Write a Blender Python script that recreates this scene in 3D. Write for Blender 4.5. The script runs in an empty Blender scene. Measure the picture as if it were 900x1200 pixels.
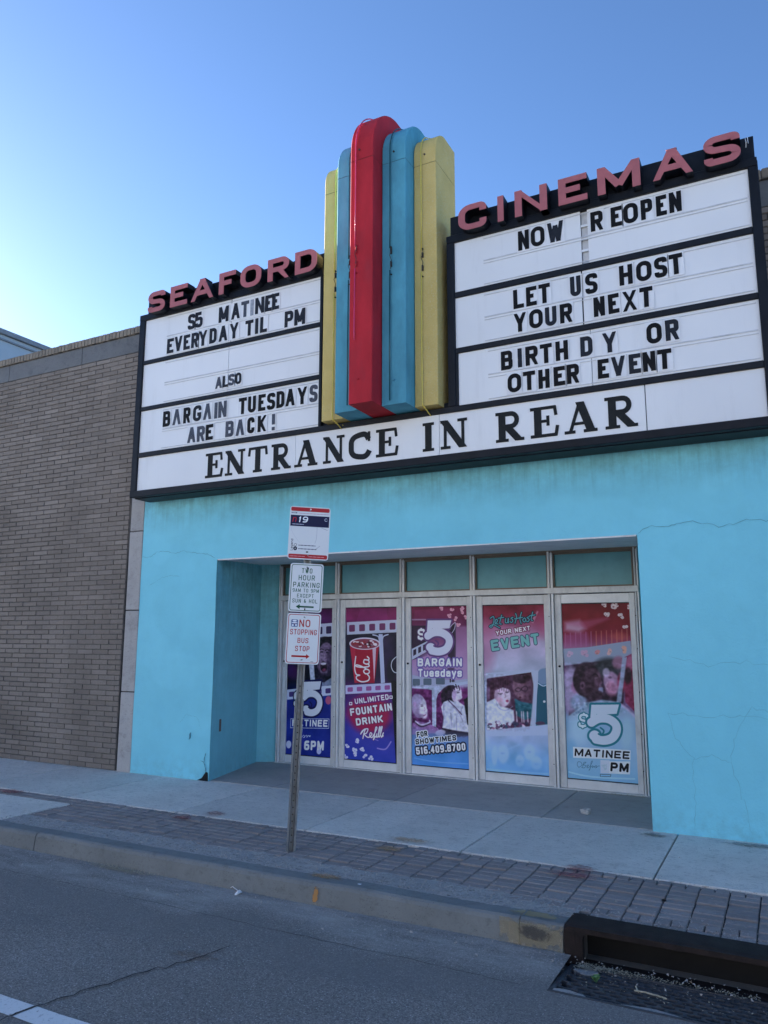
import bpy, math, random
import numpy as np
from math import radians as RAD, sin, cos, pi
random.seed(7); rng = np.random.default_rng(7)
S = bpy.context.scene
COL = S.collection
# ------------------------------------------------------------------ camera
YAW, PITCH, ROLL, FPX, CAMH = 27.6424, 9.4611, 0.118, 890.56, 1.6
cy, sy = cos(RAD(YAW)), sin(RAD(YAW)); cp, sp = cos(RAD(PITCH)), sin(RAD(PITCH)); cr, sr = cos(RAD(ROLL)), sin(RAD(ROLL))
F_ = np.array([-sy*cp, cy*cp, sp]); R_ = np.array([cy, sy, 0.]); U_ = np.cross(R_, F_)
R2 = cr*R_ + sr*U_; U2 = -sr*R_ + cr*U_
cam_d = bpy.data.cameras.new('camera'); cam = bpy.data.objects.new('camera', cam_d); COL.objects.link(cam)
from mathutils import Matrix, Vector
m = Matrix.Identity(4)
for i in range(3):
    m[i][0] = R2[i]; m[i][1] = U2[i]; m[i][2] = -F_[i]
m[2][3] = CAMH
cam.matrix_world = m
cam_d.sensor_fit = 'VERTICAL'; cam_d.sensor_height = 36.0; cam_d.lens = 36.0*FPX/1200
cam_d.clip_start = 0.05; cam_d.clip_end = 3000
S.camera = cam
# ------------------------------------------------------------------ sky, sun, exposure
SUN_EL, SUN_AZ = 14.0, -74.0      # azimuth measured from +Y towards +X
W = bpy.data.worlds.new("World"); S.world = W; W.use_nodes = True
nt = W.node_tree; nt.nodes.clear()
wo = nt.nodes.new('ShaderNodeOutputWorld'); bg = nt.nodes.new('ShaderNodeBackground'); sk = nt.nodes.new('ShaderNodeTexSky')
sk.sky_type = 'NISHITA'; sk.sun_disc = False; sk.sun_elevation = RAD(SUN_EL); sk.sun_rotation = RAD(SUN_AZ)
sk.altitude = 0; sk.air_density = 0.7; sk.dust_density = 0.35; sk.ozone_density = 4.0
bg.inputs['Strength'].default_value = 0.058
nt.links.new(sk.outputs[0], bg.inputs[0]); nt.links.new(bg.outputs[0], wo.inputs[0])
sd = bpy.data.lights.new('sun', 'SUN'); sun = bpy.data.objects.new('sun', sd); COL.objects.link(sun)
sd.energy = 5.0; sd.angle = RAD(0.5); sd.color = (1.0, 0.93, 0.84)
sdir = Vector((sin(RAD(SUN_AZ))*cos(RAD(SUN_EL)), cos(RAD(SUN_AZ))*cos(RAD(SUN_EL)), sin(RAD(SUN_EL))))
sun.rotation_euler = sdir.to_track_quat('Z', 'Y').to_euler(); sun.location = (-20, 20, 20)
S.view_settings.view_transform = 'Standard'; S.view_settings.look = 'None'
S.view_settings.exposure = 2.6; S.view_settings.gamma = 1.0; S.view_settings.use_curve_mapping = False

# ------------------------------------------------------------------ materials
MATS = {}
def newmat(name):
    m = bpy.data.materials.new(name); m.use_nodes = True
    MATS[name] = m
    return m, m.node_tree, m.node_tree.nodes['Principled BSDF']
def N(t, typ, **kw):
    n = t.nodes.new(typ)
    for k, v in kw.items():
        if k in n.inputs: n.inputs[k].default_value = v
        else: setattr(n, k, v)
    return n
def L(t, a, b): t.links.new(a, b)
def pos(t): return N(t, 'ShaderNodeNewGeometry').outputs['Position']
def noise(t, vec, scale, detail=4, rough=.6, stretch=None):
    if stretch:
        mp = N(t, 'ShaderNodeMapping'); mp.inputs['Scale'].default_value = stretch; L(t, vec, mp.inputs[0]); vec = mp.outputs[0]
    n = N(t, 'ShaderNodeTexNoise'); n.inputs['Scale'].default_value = scale; n.inputs['Detail'].default_value = detail; n.inputs['Roughness'].default_value = rough
    L(t, vec, n.inputs['Vector']); return n.outputs['Fac']
def ramp(t, fac, a, b, ca=(0,0,0,1), cb=(1,1,1,1)):
    r = N(t, 'ShaderNodeValToRGB'); r.color_ramp.elements[0].position = a; r.color_ramp.elements[1].position = b
    r.color_ramp.elements[0].color = ca; r.color_ramp.elements[1].color = cb
    L(t, fac, r.inputs[0]); return r.outputs[0]
def mix(t, fac, a, b, mode='MIX'):
    n = N(t, 'ShaderNodeMix'); n.data_type = 'RGBA'; n.blend_type = mode
    for s, v in ((n.inputs[0], fac), (n.inputs[6], a), (n.inputs[7], b)):
        if isinstance(v, bpy.types.NodeSocket): L(t, v, s)
        elif isinstance(v, tuple): s.default_value = v if len(v) == 4 else (*v, 1)
        else: s.default_value = v
    return n.outputs[2]
def math_(t, op, a, b=0.0):
    n = N(t, 'ShaderNodeMath', operation=op)
    for s, v in ((n.inputs[0], a), (n.inputs[1], b)):
        if isinstance(v, bpy.types.NodeSocket): L(t, v, s)
        else: s.default_value = v
    return n.outputs[0]
def bump(t, bsdf, h, strength, dist=.01):
    b = N(t, 'ShaderNodeBump'); b.inputs['Strength'].default_value = strength; b.inputs['Distance'].default_value = dist
    L(t, h, b.inputs['Height']); L(t, b.outputs[0], bsdf.inputs['Normal'])
def simple(name, c, rough=.5, metal=0, var=.15, scale=8, bmp=.1, stretch=None, grime=0.0, gcol=(.05,.05,.05), gscale=3, spec=.5, coat=0):
    m, t, b = newmat(name)
    p = pos(t); n1 = noise(t, p, scale, 6, .65, stretch)
    f = ramp(t, n1, .3, .7)
    lo = tuple(x*(1-var) for x in c); hi = tuple(min(1, x*(1+var)) for x in c)
    col = mix(t, f, lo, hi)
    if grime:
        g = ramp(t, noise(t, p, gscale, 8, .7, stretch), .5, .75)
        g = math_(t, 'MULTIPLY', g, grime); col = mix(t, g, col, gcol)
    L(t, col, b.inputs['Base Color'])
    b.inputs['Roughness'].default_value = rough; b.inputs['Metallic'].default_value = metal
    b.inputs['Specular IOR Level'].default_value = spec; b.inputs['Coat Weight'].default_value = coat
    if bmp: bump(t, b, noise(t, p, scale*8, 4, .6), bmp, .004)
    return m
def zpos(t):
    s = N(t, 'ShaderNodeSeparateXYZ'); L(t, pos(t), s.inputs[0]); return s.outputs
def maprange(t, v, a, b, c=0., d=1.):
    n = N(t, 'ShaderNodeMapRange'); L(t, v, n.inputs[0])
    for i, x in enumerate((a, b, c, d)): n.inputs[i+1].default_value = x
    return n.outputs[0]

def piece_mat(name, c1, c2, rough=.9, bscale=120, patch=None, darkpatch=.25, light=None):
    """masonry pieces: own tone per object and per island, mottling, fine relief"""
    m, t, b = newmat(name)
    oi = N(t, 'ShaderNodeObjectInfo').outputs['Random']; ri = N(t, 'ShaderNodeNewGeometry').outputs['Random Per Island']
    r = math_(t, 'FRACT', math_(t, 'ADD', oi, math_(t, 'MULTIPLY', ri, 7.31)))
    col = mix(t, r, c1, c2)
    p = pos(t)
    col = mix(t, math_(t, 'MULTIPLY', ramp(t, noise(t, p, 45, 5, .7), .35, .7), .45), col, tuple(x*.62 for x in c1))
    if light:
        g = math_(t, 'MULTIPLY', ramp(t, math_(t, 'FRACT', math_(t, 'MULTIPLY', r, 13.7)), .86, .97), .55)
        col = mix(t, g, col, light)
    big = ramp(t, noise(t, p, .9, 4, .6), .42, .68)
    col = mix(t, math_(t, 'MULTIPLY', big, darkpatch), col, tuple(x*.45 for x in c1))
    L(t, col, b.inputs['Base Color']); b.inputs['Roughness'].default_value = rough; b.inputs['Specular IOR Level'].default_value = .3
    bump(t, b, noise(t, p, bscale, 5, .7), .5, .004)
    return m
piece_mat('brick', (.215,.185,.160), (.268,.234,.205), light=(.30,.265,.235), darkpatch=.42)
piece_mat('coping_brick', (.22,.19,.155), (.30,.26,.21), darkpatch=.3)
simple('mortar', (.085,.08,.077), .95, var=.35, scale=6, bmp=.6)
piece_mat('paver', (.275,.240,.228), (.345,.310,.298), darkpatch=.4, bscale=90)

def concrete(name, base, dark, speck=.35, stain=.4, bs=.5, scale=1.6):
    m, t, b = newmat(name); p = pos(t)
    col = mix(t, ramp(t, noise(t, p, scale, 6, .7), .3, .72), tuple(x*.78 for x in base), base)
    col = mix(t, math_(t, 'MULTIPLY', ramp(t, noise(t, p, 7, 8, .75), .52, .72), stain), col, dark)
    col = mix(t, math_(t, 'MULTIPLY', ramp(t, noise(t, p, 70, 4, .8), .56, .66), speck), col, dark)
    col = mix(t, math_(t, 'MULTIPLY', ramp(t, noise(t, p, 26, 5, .8, (.55,1.5,1)), .57, .63), speck), col, tuple(x*.8 for x in dark))
    vo = N(t, 'ShaderNodeTexVoronoi'); vo.inputs['Scale'].default_value = 55; L(t, p, vo.inputs['Vector'])
    sp_ = math_(t, 'LESS_THAN', vo.outputs['Distance'], .16)
    pick = math_(t, 'GREATER_THAN', noise(t, p, 3.5, 2), .55)
    col = mix(t, math_(t, 'MULTIPLY', math_(t, 'MULTIPLY', sp_, pick), .5), col, tuple(x*.4 for x in dark))
    oi = N(t, 'ShaderNodeObjectInfo').outputs['Random']
    col = mix(t, 1.0, col, mix(t, oi, (.90,.90,.90), (1.05,1.04,1.03)), 'MULTIPLY')
    L(t, col, b.inputs['Base Color']); b.inputs['Roughness'].default_value = .92; b.inputs['Specular IOR Level'].default_value = .25
    h = math_(t, 'ADD', noise(t, p, 160, 5, .8), math_(t, 'MULTIPLY', noise(t, p, 12, 4, .6), 2.0))
    bump(t, b, h, bs, .004)
    return m
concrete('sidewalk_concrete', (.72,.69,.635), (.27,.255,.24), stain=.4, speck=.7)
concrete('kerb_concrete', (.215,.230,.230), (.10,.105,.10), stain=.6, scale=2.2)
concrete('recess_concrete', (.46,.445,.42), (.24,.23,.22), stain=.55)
concrete('gravel_fill', (.43,.415,.40), (.16,.155,.15), speck=.95, bs=1.0)
concrete('band_concrete', (.175,.185,.195), (.085,.095,.105), stain=.75)
concrete('pilaster_stone', (.48,.47,.46), (.20,.19,.185), stain=.5, speck=.3)

def asphalt():
    m, t, b = newmat('asphalt'); p = pos(t)
    x, y, z = zpos(t)
    col = mix(t, ramp(t, noise(t, p, 1.1, 5, .6), .3, .7), (.30,.285,.262), (.41,.39,.365))
    col = mix(t, ramp(t, noise(t, p, 110, 3, .9), .38, .66), tuple(v*.42 for v in (.26,.25,.24)), col)
    vo = N(t, 'ShaderNodeTexVoronoi'); vo.inputs['Scale'].default_value = 75; L(t, p, vo.inputs['Vector'])
    chips = math_(t, 'MULTIPLY', math_(t, 'LESS_THAN', vo.outputs['Distance'], .22), math_(t, 'GREATER_THAN', N(t, 'ShaderNodeSeparateColor').outputs[0], 2.0))
    sc = N(t, 'ShaderNodeSeparateColor'); L(t, vo.outputs['Color'], sc.inputs[0])
    chips = math_(t, 'MULTIPLY', math_(t, 'LESS_THAN', vo.outputs['Distance'], .26), math_(t, 'GREATER_THAN', sc.outputs[0], .78))
    col = mix(t, math_(t, 'MULTIPLY', chips, .6), col, (.62,.61,.60))
    oil = ramp(t, noise(t, p, .8, 5, .65, (.45,1.3,1)), .54, .68)
    col = mix(t, math_(t, 'MULTIPLY', oil, .38), col, (.15,.15,.155))
    # sandy wash that gathers along the gutter, rubbed tyre track
    wv = math_(t, 'ADD', y, math_(t, 'MULTIPLY', noise(t, p, 1.3, 3, .5, (1,.3,1)), .7))
    g = math_(t, 'MULTIPLY', maprange(t, wv, 4.45, 4.7), ramp(t, noise(t, p, 3.5, 6, .7, (.5,1.6,1)), .35, .65))
    col = mix(t, math_(t, 'MULTIPLY', g, .6), col, (.47,.455,.43))
    d = math_(t, 'MULTIPLY', math_(t, 'MULTIPLY', maprange(t, wv, 4.0, 4.25), maprange(t, wv, 4.55, 4.4)), .45)
    col = mix(t, d, col, (.19,.185,.18))
    L(t, col, b.inputs['Base Color']); b.inputs['Roughness'].default_value = .9; b.inputs['Specular IOR Level'].default_value = .3
    h = math_(t, 'ADD', noise(t, p, 150, 3, .9), math_(t, 'MULTIPLY', noise(t, p, 3, 3), 1.5))
    bump(t, b, h, .8, .006)
asphalt()

def stucco(name, base, deep, streak=1.0, z0=2.85, z1=3.30, recess=False):
    m, t, b = newmat(name); p = pos(t); x, y, z = zpos(t)
    col = mix(t, ramp(t, noise(t, p, 1.3, 5, .6), .3, .7), tuple(v*.93 for v in base), base)
    col = mix(t, math_(t, 'MULTIPLY', ramp(t, noise(t, p, 5, 8, .7), .5, .8), .35), col, tuple(v*.82 for v in base))
    patch = ramp(t, noise(t, p, .75, 3, .5, (1,1,1.6)), .52, .56)
    col = mix(t, math_(t, 'MULTIPLY', patch, .16), col, tuple(min(1, v*1.12+.03) for v in base))
    fade = ramp(t, noise(t, p, 2.4, 7, .7, (1,1,.5)), .42, .72)
    col = mix(t, math_(t, 'MULTIPLY', fade, .22), col, tuple(v*.80 for v in base))
    scuff = ramp(t, noise(t, p, 16, 6, .8, (1,1,.7)), .66, .72)
    col = mix(t, math_(t, 'MULTIPLY', scuff, math_(t, 'MULTIPLY', maprange(t, z, 1.5, .0), .25)), col, (.20,.33,.36))
    st = ramp(t, noise(t, p, 4.0, 8, .78, (.8,.8,1.0)), .38, .66)
    st2 = ramp(t, noise(t, p, 9, 8, .7, (2.2,2.2,.16)), .45, .75)
    msk = maprange(t, z, z0, z1)
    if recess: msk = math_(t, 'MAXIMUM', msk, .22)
    col = mix(t, math_(t, 'MULTIPLY', math_(t, 'MULTIPLY', st, msk), .48*streak), col, deep)
    col = mix(t, math_(t, 'MULTIPLY', math_(t, 'MULTIPLY', st2, msk), .4*streak), col, tuple(v*.6 for v in deep))
    low = math_(t, 'MULTIPLY', maprange(t, z, .30, .0), ramp(t, noise(t, p, 12, 5, .7), .4, .7))
    col = mix(t, math_(t, 'MULTIPLY', low, .3), col, (.12,.2,.22))
    L(t, col, b.inputs['Base Color']); b.inputs['Roughness'].default_value = .75; b.inputs['Specular IOR Level'].default_value = .35
    h = math_(t, 'ADD', math_(t, 'MULTIPLY', noise(t, p, 2.6, 5, .55), 4.0), noise(t, p, 60, 5, .6))
    bump(t, b, h, .4, .012)
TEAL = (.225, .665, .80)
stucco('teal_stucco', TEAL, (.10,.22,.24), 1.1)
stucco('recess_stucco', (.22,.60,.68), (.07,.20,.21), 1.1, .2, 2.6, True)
simple('crack', (.09,.27,.33), .95, bmp=0)
simple('sign_black', (.006,.008,.013), .5, spec=.22, var=.4, scale=5, grime=.2, gcol=(.03,.03,.035), bmp=.05)
simple('bar_black', (.008,.010,.015), .5, spec=.25, var=.3, scale=9, bmp=.05)
simple('cabinet_dark', (.05,.05,.055), .8)
def panel():
    m, t, b = newmat('sign_panel'); p = pos(t)
    col = mix(t, ramp(t, noise(t, p, .8, 4, .5), .3, .7), (.76,.77,.78), (.83,.84,.845))
    col = mix(t, math_(t, 'MULTIPLY', ramp(t, noise(t, p, 2.5, 8, .75, (2.2,1,.25)), .55, .8), .22), col, (.40,.39,.37))
    oi = N(t, 'ShaderNodeObjectInfo').outputs['Random']
    col = mix(t, 1.0, col, mix(t, oi, (.95,.955,.96), (1.0,1.0,1.0)), 'MULTIPLY')
    L(t, col, b.inputs['Base Color']); b.inputs['Roughness'].default_value = .32
    bump(t, b, noise(t, p, 1.6, 2, .4), .12, .02)
panel()
simple('track', (.56,.58,.61), .3, bmp=0)
simple('clear_tile', (.80,.81,.825), .25, var=.02, bmp=0)
for nme, c in (('letter_black', (.004,.004,.005)), ('letter_worn', (.016,.019,.027)), ('letter_faded', (.07,.08,.105)), ('letter_pale', (.30,.33,.38))):
    simple(nme, c, .6, spec=.2, var=.3, scale=30, bmp=.03)
simple('serif_black', (.012,.014,.015), .6, spec=.2, var=.4, scale=14, bmp=.05)
simple('letter_red', (.40,.115,.125), .6, var=.10, scale=10, grime=.3, gcol=(.26,.09,.10), bmp=.05)
simple('fin_red', (.44,.024,.036), .75, spec=.18, var=.2, scale=4, grime=.55, gcol=(.27,.035,.05), gscale=5, bmp=.12, stretch=(1,1,.4))
simple('fin_blue', (.09,.33,.44), .75, spec=.2, var=.2, scale=4, grime=.5, gcol=(.07,.20,.28), gscale=5, bmp=.12, stretch=(1,1,.4))
def yellow():
    m, t, b = newmat('fin_yellow'); p = pos(t)
    col = mix(t, ramp(t, noise(t, p, 3, 5, .6), .3, .7), (.55,.415,.14), (.66,.51,.19))
    peel = ramp(t, noise(t, p, 55, 4, .8), .56, .60)
    zone = ramp(t, noise(t, p, 2.2, 4, .6), .36, .52)
    col = mix(t, math_(t, 'MULTIPLY', math_(t, 'MULTIPLY', peel, zone), .7), col, (.60,.54,.34))
    col = mix(t, math_(t, 'MULTIPLY', ramp(t, noise(t, p, 30, 6, .8), .6, .7), .4), col, (.12,.10,.03))
    L(t, col, b.inputs['Base Color']); b.inputs['Roughness'].default_value = .75; b.inputs['Specular IOR Level'].default_value = .2
    bump(t, b, noise(t, p, 60, 4, .8), .9, .006)
yellow()
simple('tube_yellow', (.68,.54,.10), .25, bmp=0); simple('tube_pink', (.62,.05,.14), .25, bmp=0); simple('tube_green', (.012,.085,.10), .25, bmp=0)
simple('hardware_dark', (.025,.022,.02), .6, bmp=0)
simple('alu_frame', (.66,.665,.665), .5, metal=.1, var=.15, scale=6, grime=.4, gcol=(.27,.25,.24), gscale=9, bmp=.08, stretch=(1,1,.5))
simple('alu_bright', (.76,.77,.78), .42, metal=.1, var=.12, scale=6, grime=.3, gcol=(.22,.21,.20), gscale=12, bmp=.05)
simple('bronze_strip', (.16,.125,.095), .5, metal=.3, bmp=.05)
simple('transom', (.12,.36,.41), .4, var=.14, scale=2.2, grime=.25, gcol=(.05,.11,.11), bmp=0)
simple('door_glass_dark', (.018,.022,.026), .06, bmp=0)
simple('soffit', (.72,.77,.78), .7, var=.15, scale=3, grime=.4, gcol=(.09,.10,.10))
simple('steel_post', (.20,.215,.225), .45, metal=.4, var=.25, scale=14, grime=.5, gcol=(.12,.11,.10), bmp=.15)
simple('post_hole', (.01,.01,.01), .9, bmp=0)
simple('sign_back', (.55,.56,.57), .4, metal=.6)
simple('iron', (.022,.016,.015), .75, spec=.2, var=.4, scale=14, grime=.5, gcol=(.045,.03,.024), bmp=.6)
simple('iron_grate', (.075,.075,.08), .7, spec=.3, var=.4, scale=20, bmp=.4)
simple('void', (.006,.006,.007), .95, bmp=0)
def roadpaint():
    m, t, b = newmat('road_paint'); p = pos(t)
    w = ramp(t, noise(t, p, 45, 6, .8), .30, .44)
    col = mix(t, w, (.10,.10,.10), (.70,.71,.70)); L(t, col, b.inputs['Base Color']); b.inputs['Roughness'].default_value = .8
    bump(t, b, noise(t, p, 140, 4, .8), .5, .004)
roadpaint()
def spray(name, c, thr=.5, sc=9, strength=.8):
    m, t, b = newmat(name)
    tc = N(t, 'ShaderNodeTexCoord').outputs['Generated']
    # fade towards the outline of the mark, broken up by noise
    v = N(t, 'ShaderNodeVectorMath', operation='SUBTRACT'); v.inputs[1].default_value = (.5,.5,0); L(t, tc, v.inputs[0])
    s = N(t, 'ShaderNodeSeparateXYZ'); L(t, v.outputs[0], s.inputs[0])
    r2 = math_(t, 'SQRT', math_(t, 'ADD', math_(t, 'MULTIPLY', s.outputs[0], s.outputs[0]), math_(t, 'MULTIPLY', s.outputs[1], s.outputs[1])))
    n = noise(t, pos(t), sc, 6, .75, (1,2.2,1))
    a = math_(t, 'SUBTRACT', math_(t, 'ADD', n, maprange(t, r2, .15, .5, .12, -.25)), thr)
    a = maprange(t, a, 0, .12, 0, strength)
    b.inputs['Base Color'].default_value = (*c, 1); b.inputs['Roughness'].default_value = .9
    L(t, a, b.inputs['Alpha'])
spray('spray_red', (.30,.05,.055), .50, 22, .6); spray('spray_orange', (.50,.25,.07), .50, 24, .5); spray('spray_yellow', (.44,.35,.18), .33, 12, .5)
spray('stain_black', (.03,.035,.05), .42, 12, .7); spray('stain_rust', (.28,.20,.15), .5, 10, .4); spray('stain_green', (.10,.105,.07), .5, 12, .5)
spray('stain_dark', (.06,.06,.06), .48, 7, .45)
simple('straw', (.42,.38,.28), .9, var=.4, scale=40); simple('litter_white', (.75,.76,.76), .6, var=.05); simple('leaf_green', (.10,.22,.07), .6)
simple('cup_grey', (.42,.42,.41), .9, var=.3, scale=30, bmp=.3); simple('twig', (.16,.11,.08), .9)
simple('far_wall', (.40,.46,.50), .8, var=.05, scale=2); simple('far_fascia', (.22,.24,.26), .7)
simple('roofing', (.12,.12,.12), .9); simple('ground_soil', (.16,.15,.14), .95)
simple('curb_black_paint', (.03,.03,.03), .7)

# ------------------------------------------------------------------ mesh builder
class MB:
    def __init__(s): s.v = []; s.f = []; s.uv = None
    def poly(s, pts): b = len(s.v); s.v += [tuple(p) for p in pts]; s.f.append(tuple(range(b, b+len(pts))))
    def box(s, x0, x1, y0, y1, z0, z1, bv=0):
        if bv <= 0:
            b = len(s.v); s.v += [(x, y, z) for x in (x0, x1) for y in (y0, y1) for z in (z0, z1)]
            for q in ((0,1,3,2),(4,6,7,5),(0,4,5,1),(2,3,7,6),(0,2,6,4),(1,5,7,3)): s.f.append(tuple(b+i for i in q))
            return s
        X = (x0, x1); Y = (y0, y1); Z = (z0, z1); idx = {}
        for i in (0,1):
            for j in (0,1):
                for k in (0,1):
                    sx, s_y, sz = (1-2*i)*bv, (1-2*j)*bv, (1-2*k)*bv
                    for a, p in enumerate(((X[i], Y[j]+s_y, Z[k]+sz), (X[i]+sx, Y[j], Z[k]+sz), (X[i]+sx, Y[j]+s_y, Z[k]))):
                        idx[i,j,k,a] = len(s.v); s.v.append(p)
        def q(*t): s.f.append(tuple(idx[i] for i in t))
        for i in (0,1): q(*[(i,j,k,0) for j,k in (((0,0),(0,1),(1,1),(1,0)) if i == 0 else ((0,0),(1,0),(1,1),(0,1)))])
        for j in (0,1): q(*[(i,j,k,1) for i,k in (((0,0),(1,0),(1,1),(0,1)) if j == 0 else ((0,0),(0,1),(1,1),(1,0)))])
        for k in (0,1): q(*[(i,j,k,2) for i,j in (((0,0),(0,1),(1,1),(1,0)) if k == 0 else ((0,0),(1,0),(1,1),(0,1)))])
        for i in (0,1):
            for j in (0,1): q((i,j,0,0),(i,j,1,0),(i,j,1,1),(i,j,0,1))
            for k in (0,1): q((i,0,k,0),(i,1,k,0),(i,1,k,2),(i,0,k,2))
        for j in (0,1):
            for k in (0,1): q((0,j,k,1),(1,j,k,1),(1,j,k,2),(0,j,k,2))
        for i in (0,1):
            for j in (0,1):
                for k in (0,1): q((i,j,k,0),(i,j,k,1),(i,j,k,2))
        return s
    def prism(s, pts, axis, a, b):
        """closed 2D polygon extruded along axis ('x': pts are (y,z); 'y': (x,z); 'z': (x,y))"""
        def P(p, t): return {'x': (t, p[0], p[1]), 'y': (p[0], t, p[1]), 'z': (p[0], p[1], t)}[axis]
        n = len(pts); o = len(s.v)
        s.v += [P(p, a) for p in pts] + [P(p, b) for p in pts]
        s.f.append(tuple(o+i for i in range(n))); s.f.append(tuple(o+n+i for i in reversed(range(n))))
        for i in range(n): j = (i+1) % n; s.f.append((o+i, o+n+i, o+n+j, o+j))
        return s
    def ribbon(s, L_, R_, y, d, closed):
        """front face between left and right offset lines in the XZ plane, walls back by d"""
        n = len(L_); o = len(s.v)
        for p in L_: s.v += [(p[0], y, p[1]), (p[0], y+d, p[1])]
        for p in R_: s.v += [(p[0], y, p[1]), (p[0], y+d, p[1])]
        def l(i, k): return o+2*(i % n)+k
        def r(i, k): return o+2*n+2*(i % n)+k
        for i in range(n if closed else n-1):
            s.f.append((l(i,0), l(i+1,0), r(i+1,0), r(i,0)))
            s.f.append((l(i,0), l(i,1), l(i+1,1), l(i+1,0))); s.f.append((r(i,0), r(i+1,0), r(i+1,1), r(i,1)))
        if not closed:
            s.f.append((l(0,0), r(0,0), r(0,1), l(0,1))); s.f.append((l(n-1,0), l(n-1,1), r(n-1,1), r(n-1,0)))
        return s
    def tube(s, path, r, n=6, caps=True):
        path = [np.array(p, float) for p in path]; rings = []
        up = np.array([.3,.2,.93])
        for i, p in enumerate(path):
            d = (path[min(i+1, len(path)-1)] - path[max(i-1, 0)]); d /= np.linalg.norm(d)+1e-9
            a = np.cross(d, up); a /= np.linalg.norm(a)+1e-9; b = np.cross(d, a)
            rr = r[i] if isinstance(r, (list, tuple)) else r
            o = len(s.v); s.v += [tuple(p + rr*(cos(2*pi*k/n)*a + sin(2*pi*k/n)*b)) for k in range(n)]; rings.append(o)
        for u, w in zip(rings[:-1], rings[1:]):
            for k in range(n): s.f.append((u+k, u+(k+1) % n, w+(k+1) % n, w+k))
        if caps: s.f.append(tuple(rings[0]+k for k in range(n))); s.f.append(tuple(rings[-1]+k for k in reversed(range(n))))
        return s
    def mesh(s, name, mat, smooth=False):
        me = bpy.data.meshes.new(name); me.from_pydata([tuple(map(float, v)) for v in s.v], [], s.f)
        if s.uv:
            uvl = me.uv_layers.new(name='UVMap')
            for lp in me.loops: uvl.data[lp.index].uv = s.uv(me.vertices[lp.vertex_index].co)
        me.materials.append(MATS[mat]); me.validate(); me.update()
        import bmesh
        bm = bmesh.new(); bm.from_mesh(me); bmesh.ops.recalc_face_normals(bm, faces=bm.faces); bm.to_mesh(me); bm.free()
        if smooth:
            for p in me.polygons: p.use_smooth = True
        return me
def link(name, me, parent=None, loc=None, label=None, cat=None, group=None, kind=None):
    o = bpy.data.objects.new(name, me); COL.objects.link(o)
    if parent: o.parent = parent
    if loc is not None: o.location = loc
    for k, v in (('label', label), ('category', cat), ('group', group), ('kind', kind)):
        if v: o[k] = v
    return o
def part(name, mb, mat, parent, smooth=False, **kw): return link(name, mb.mesh(name, mat, smooth), parent, **kw)
def thing(name, label, cat, loc=(0,0,0), group=None): return link(name, None, None, loc, label, cat, group)
def struct(name, loc=(0,0,0)): return link(name, None, None, loc, kind='structure')
def box(*a, **k): return MB().box(*a, **k)

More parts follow.
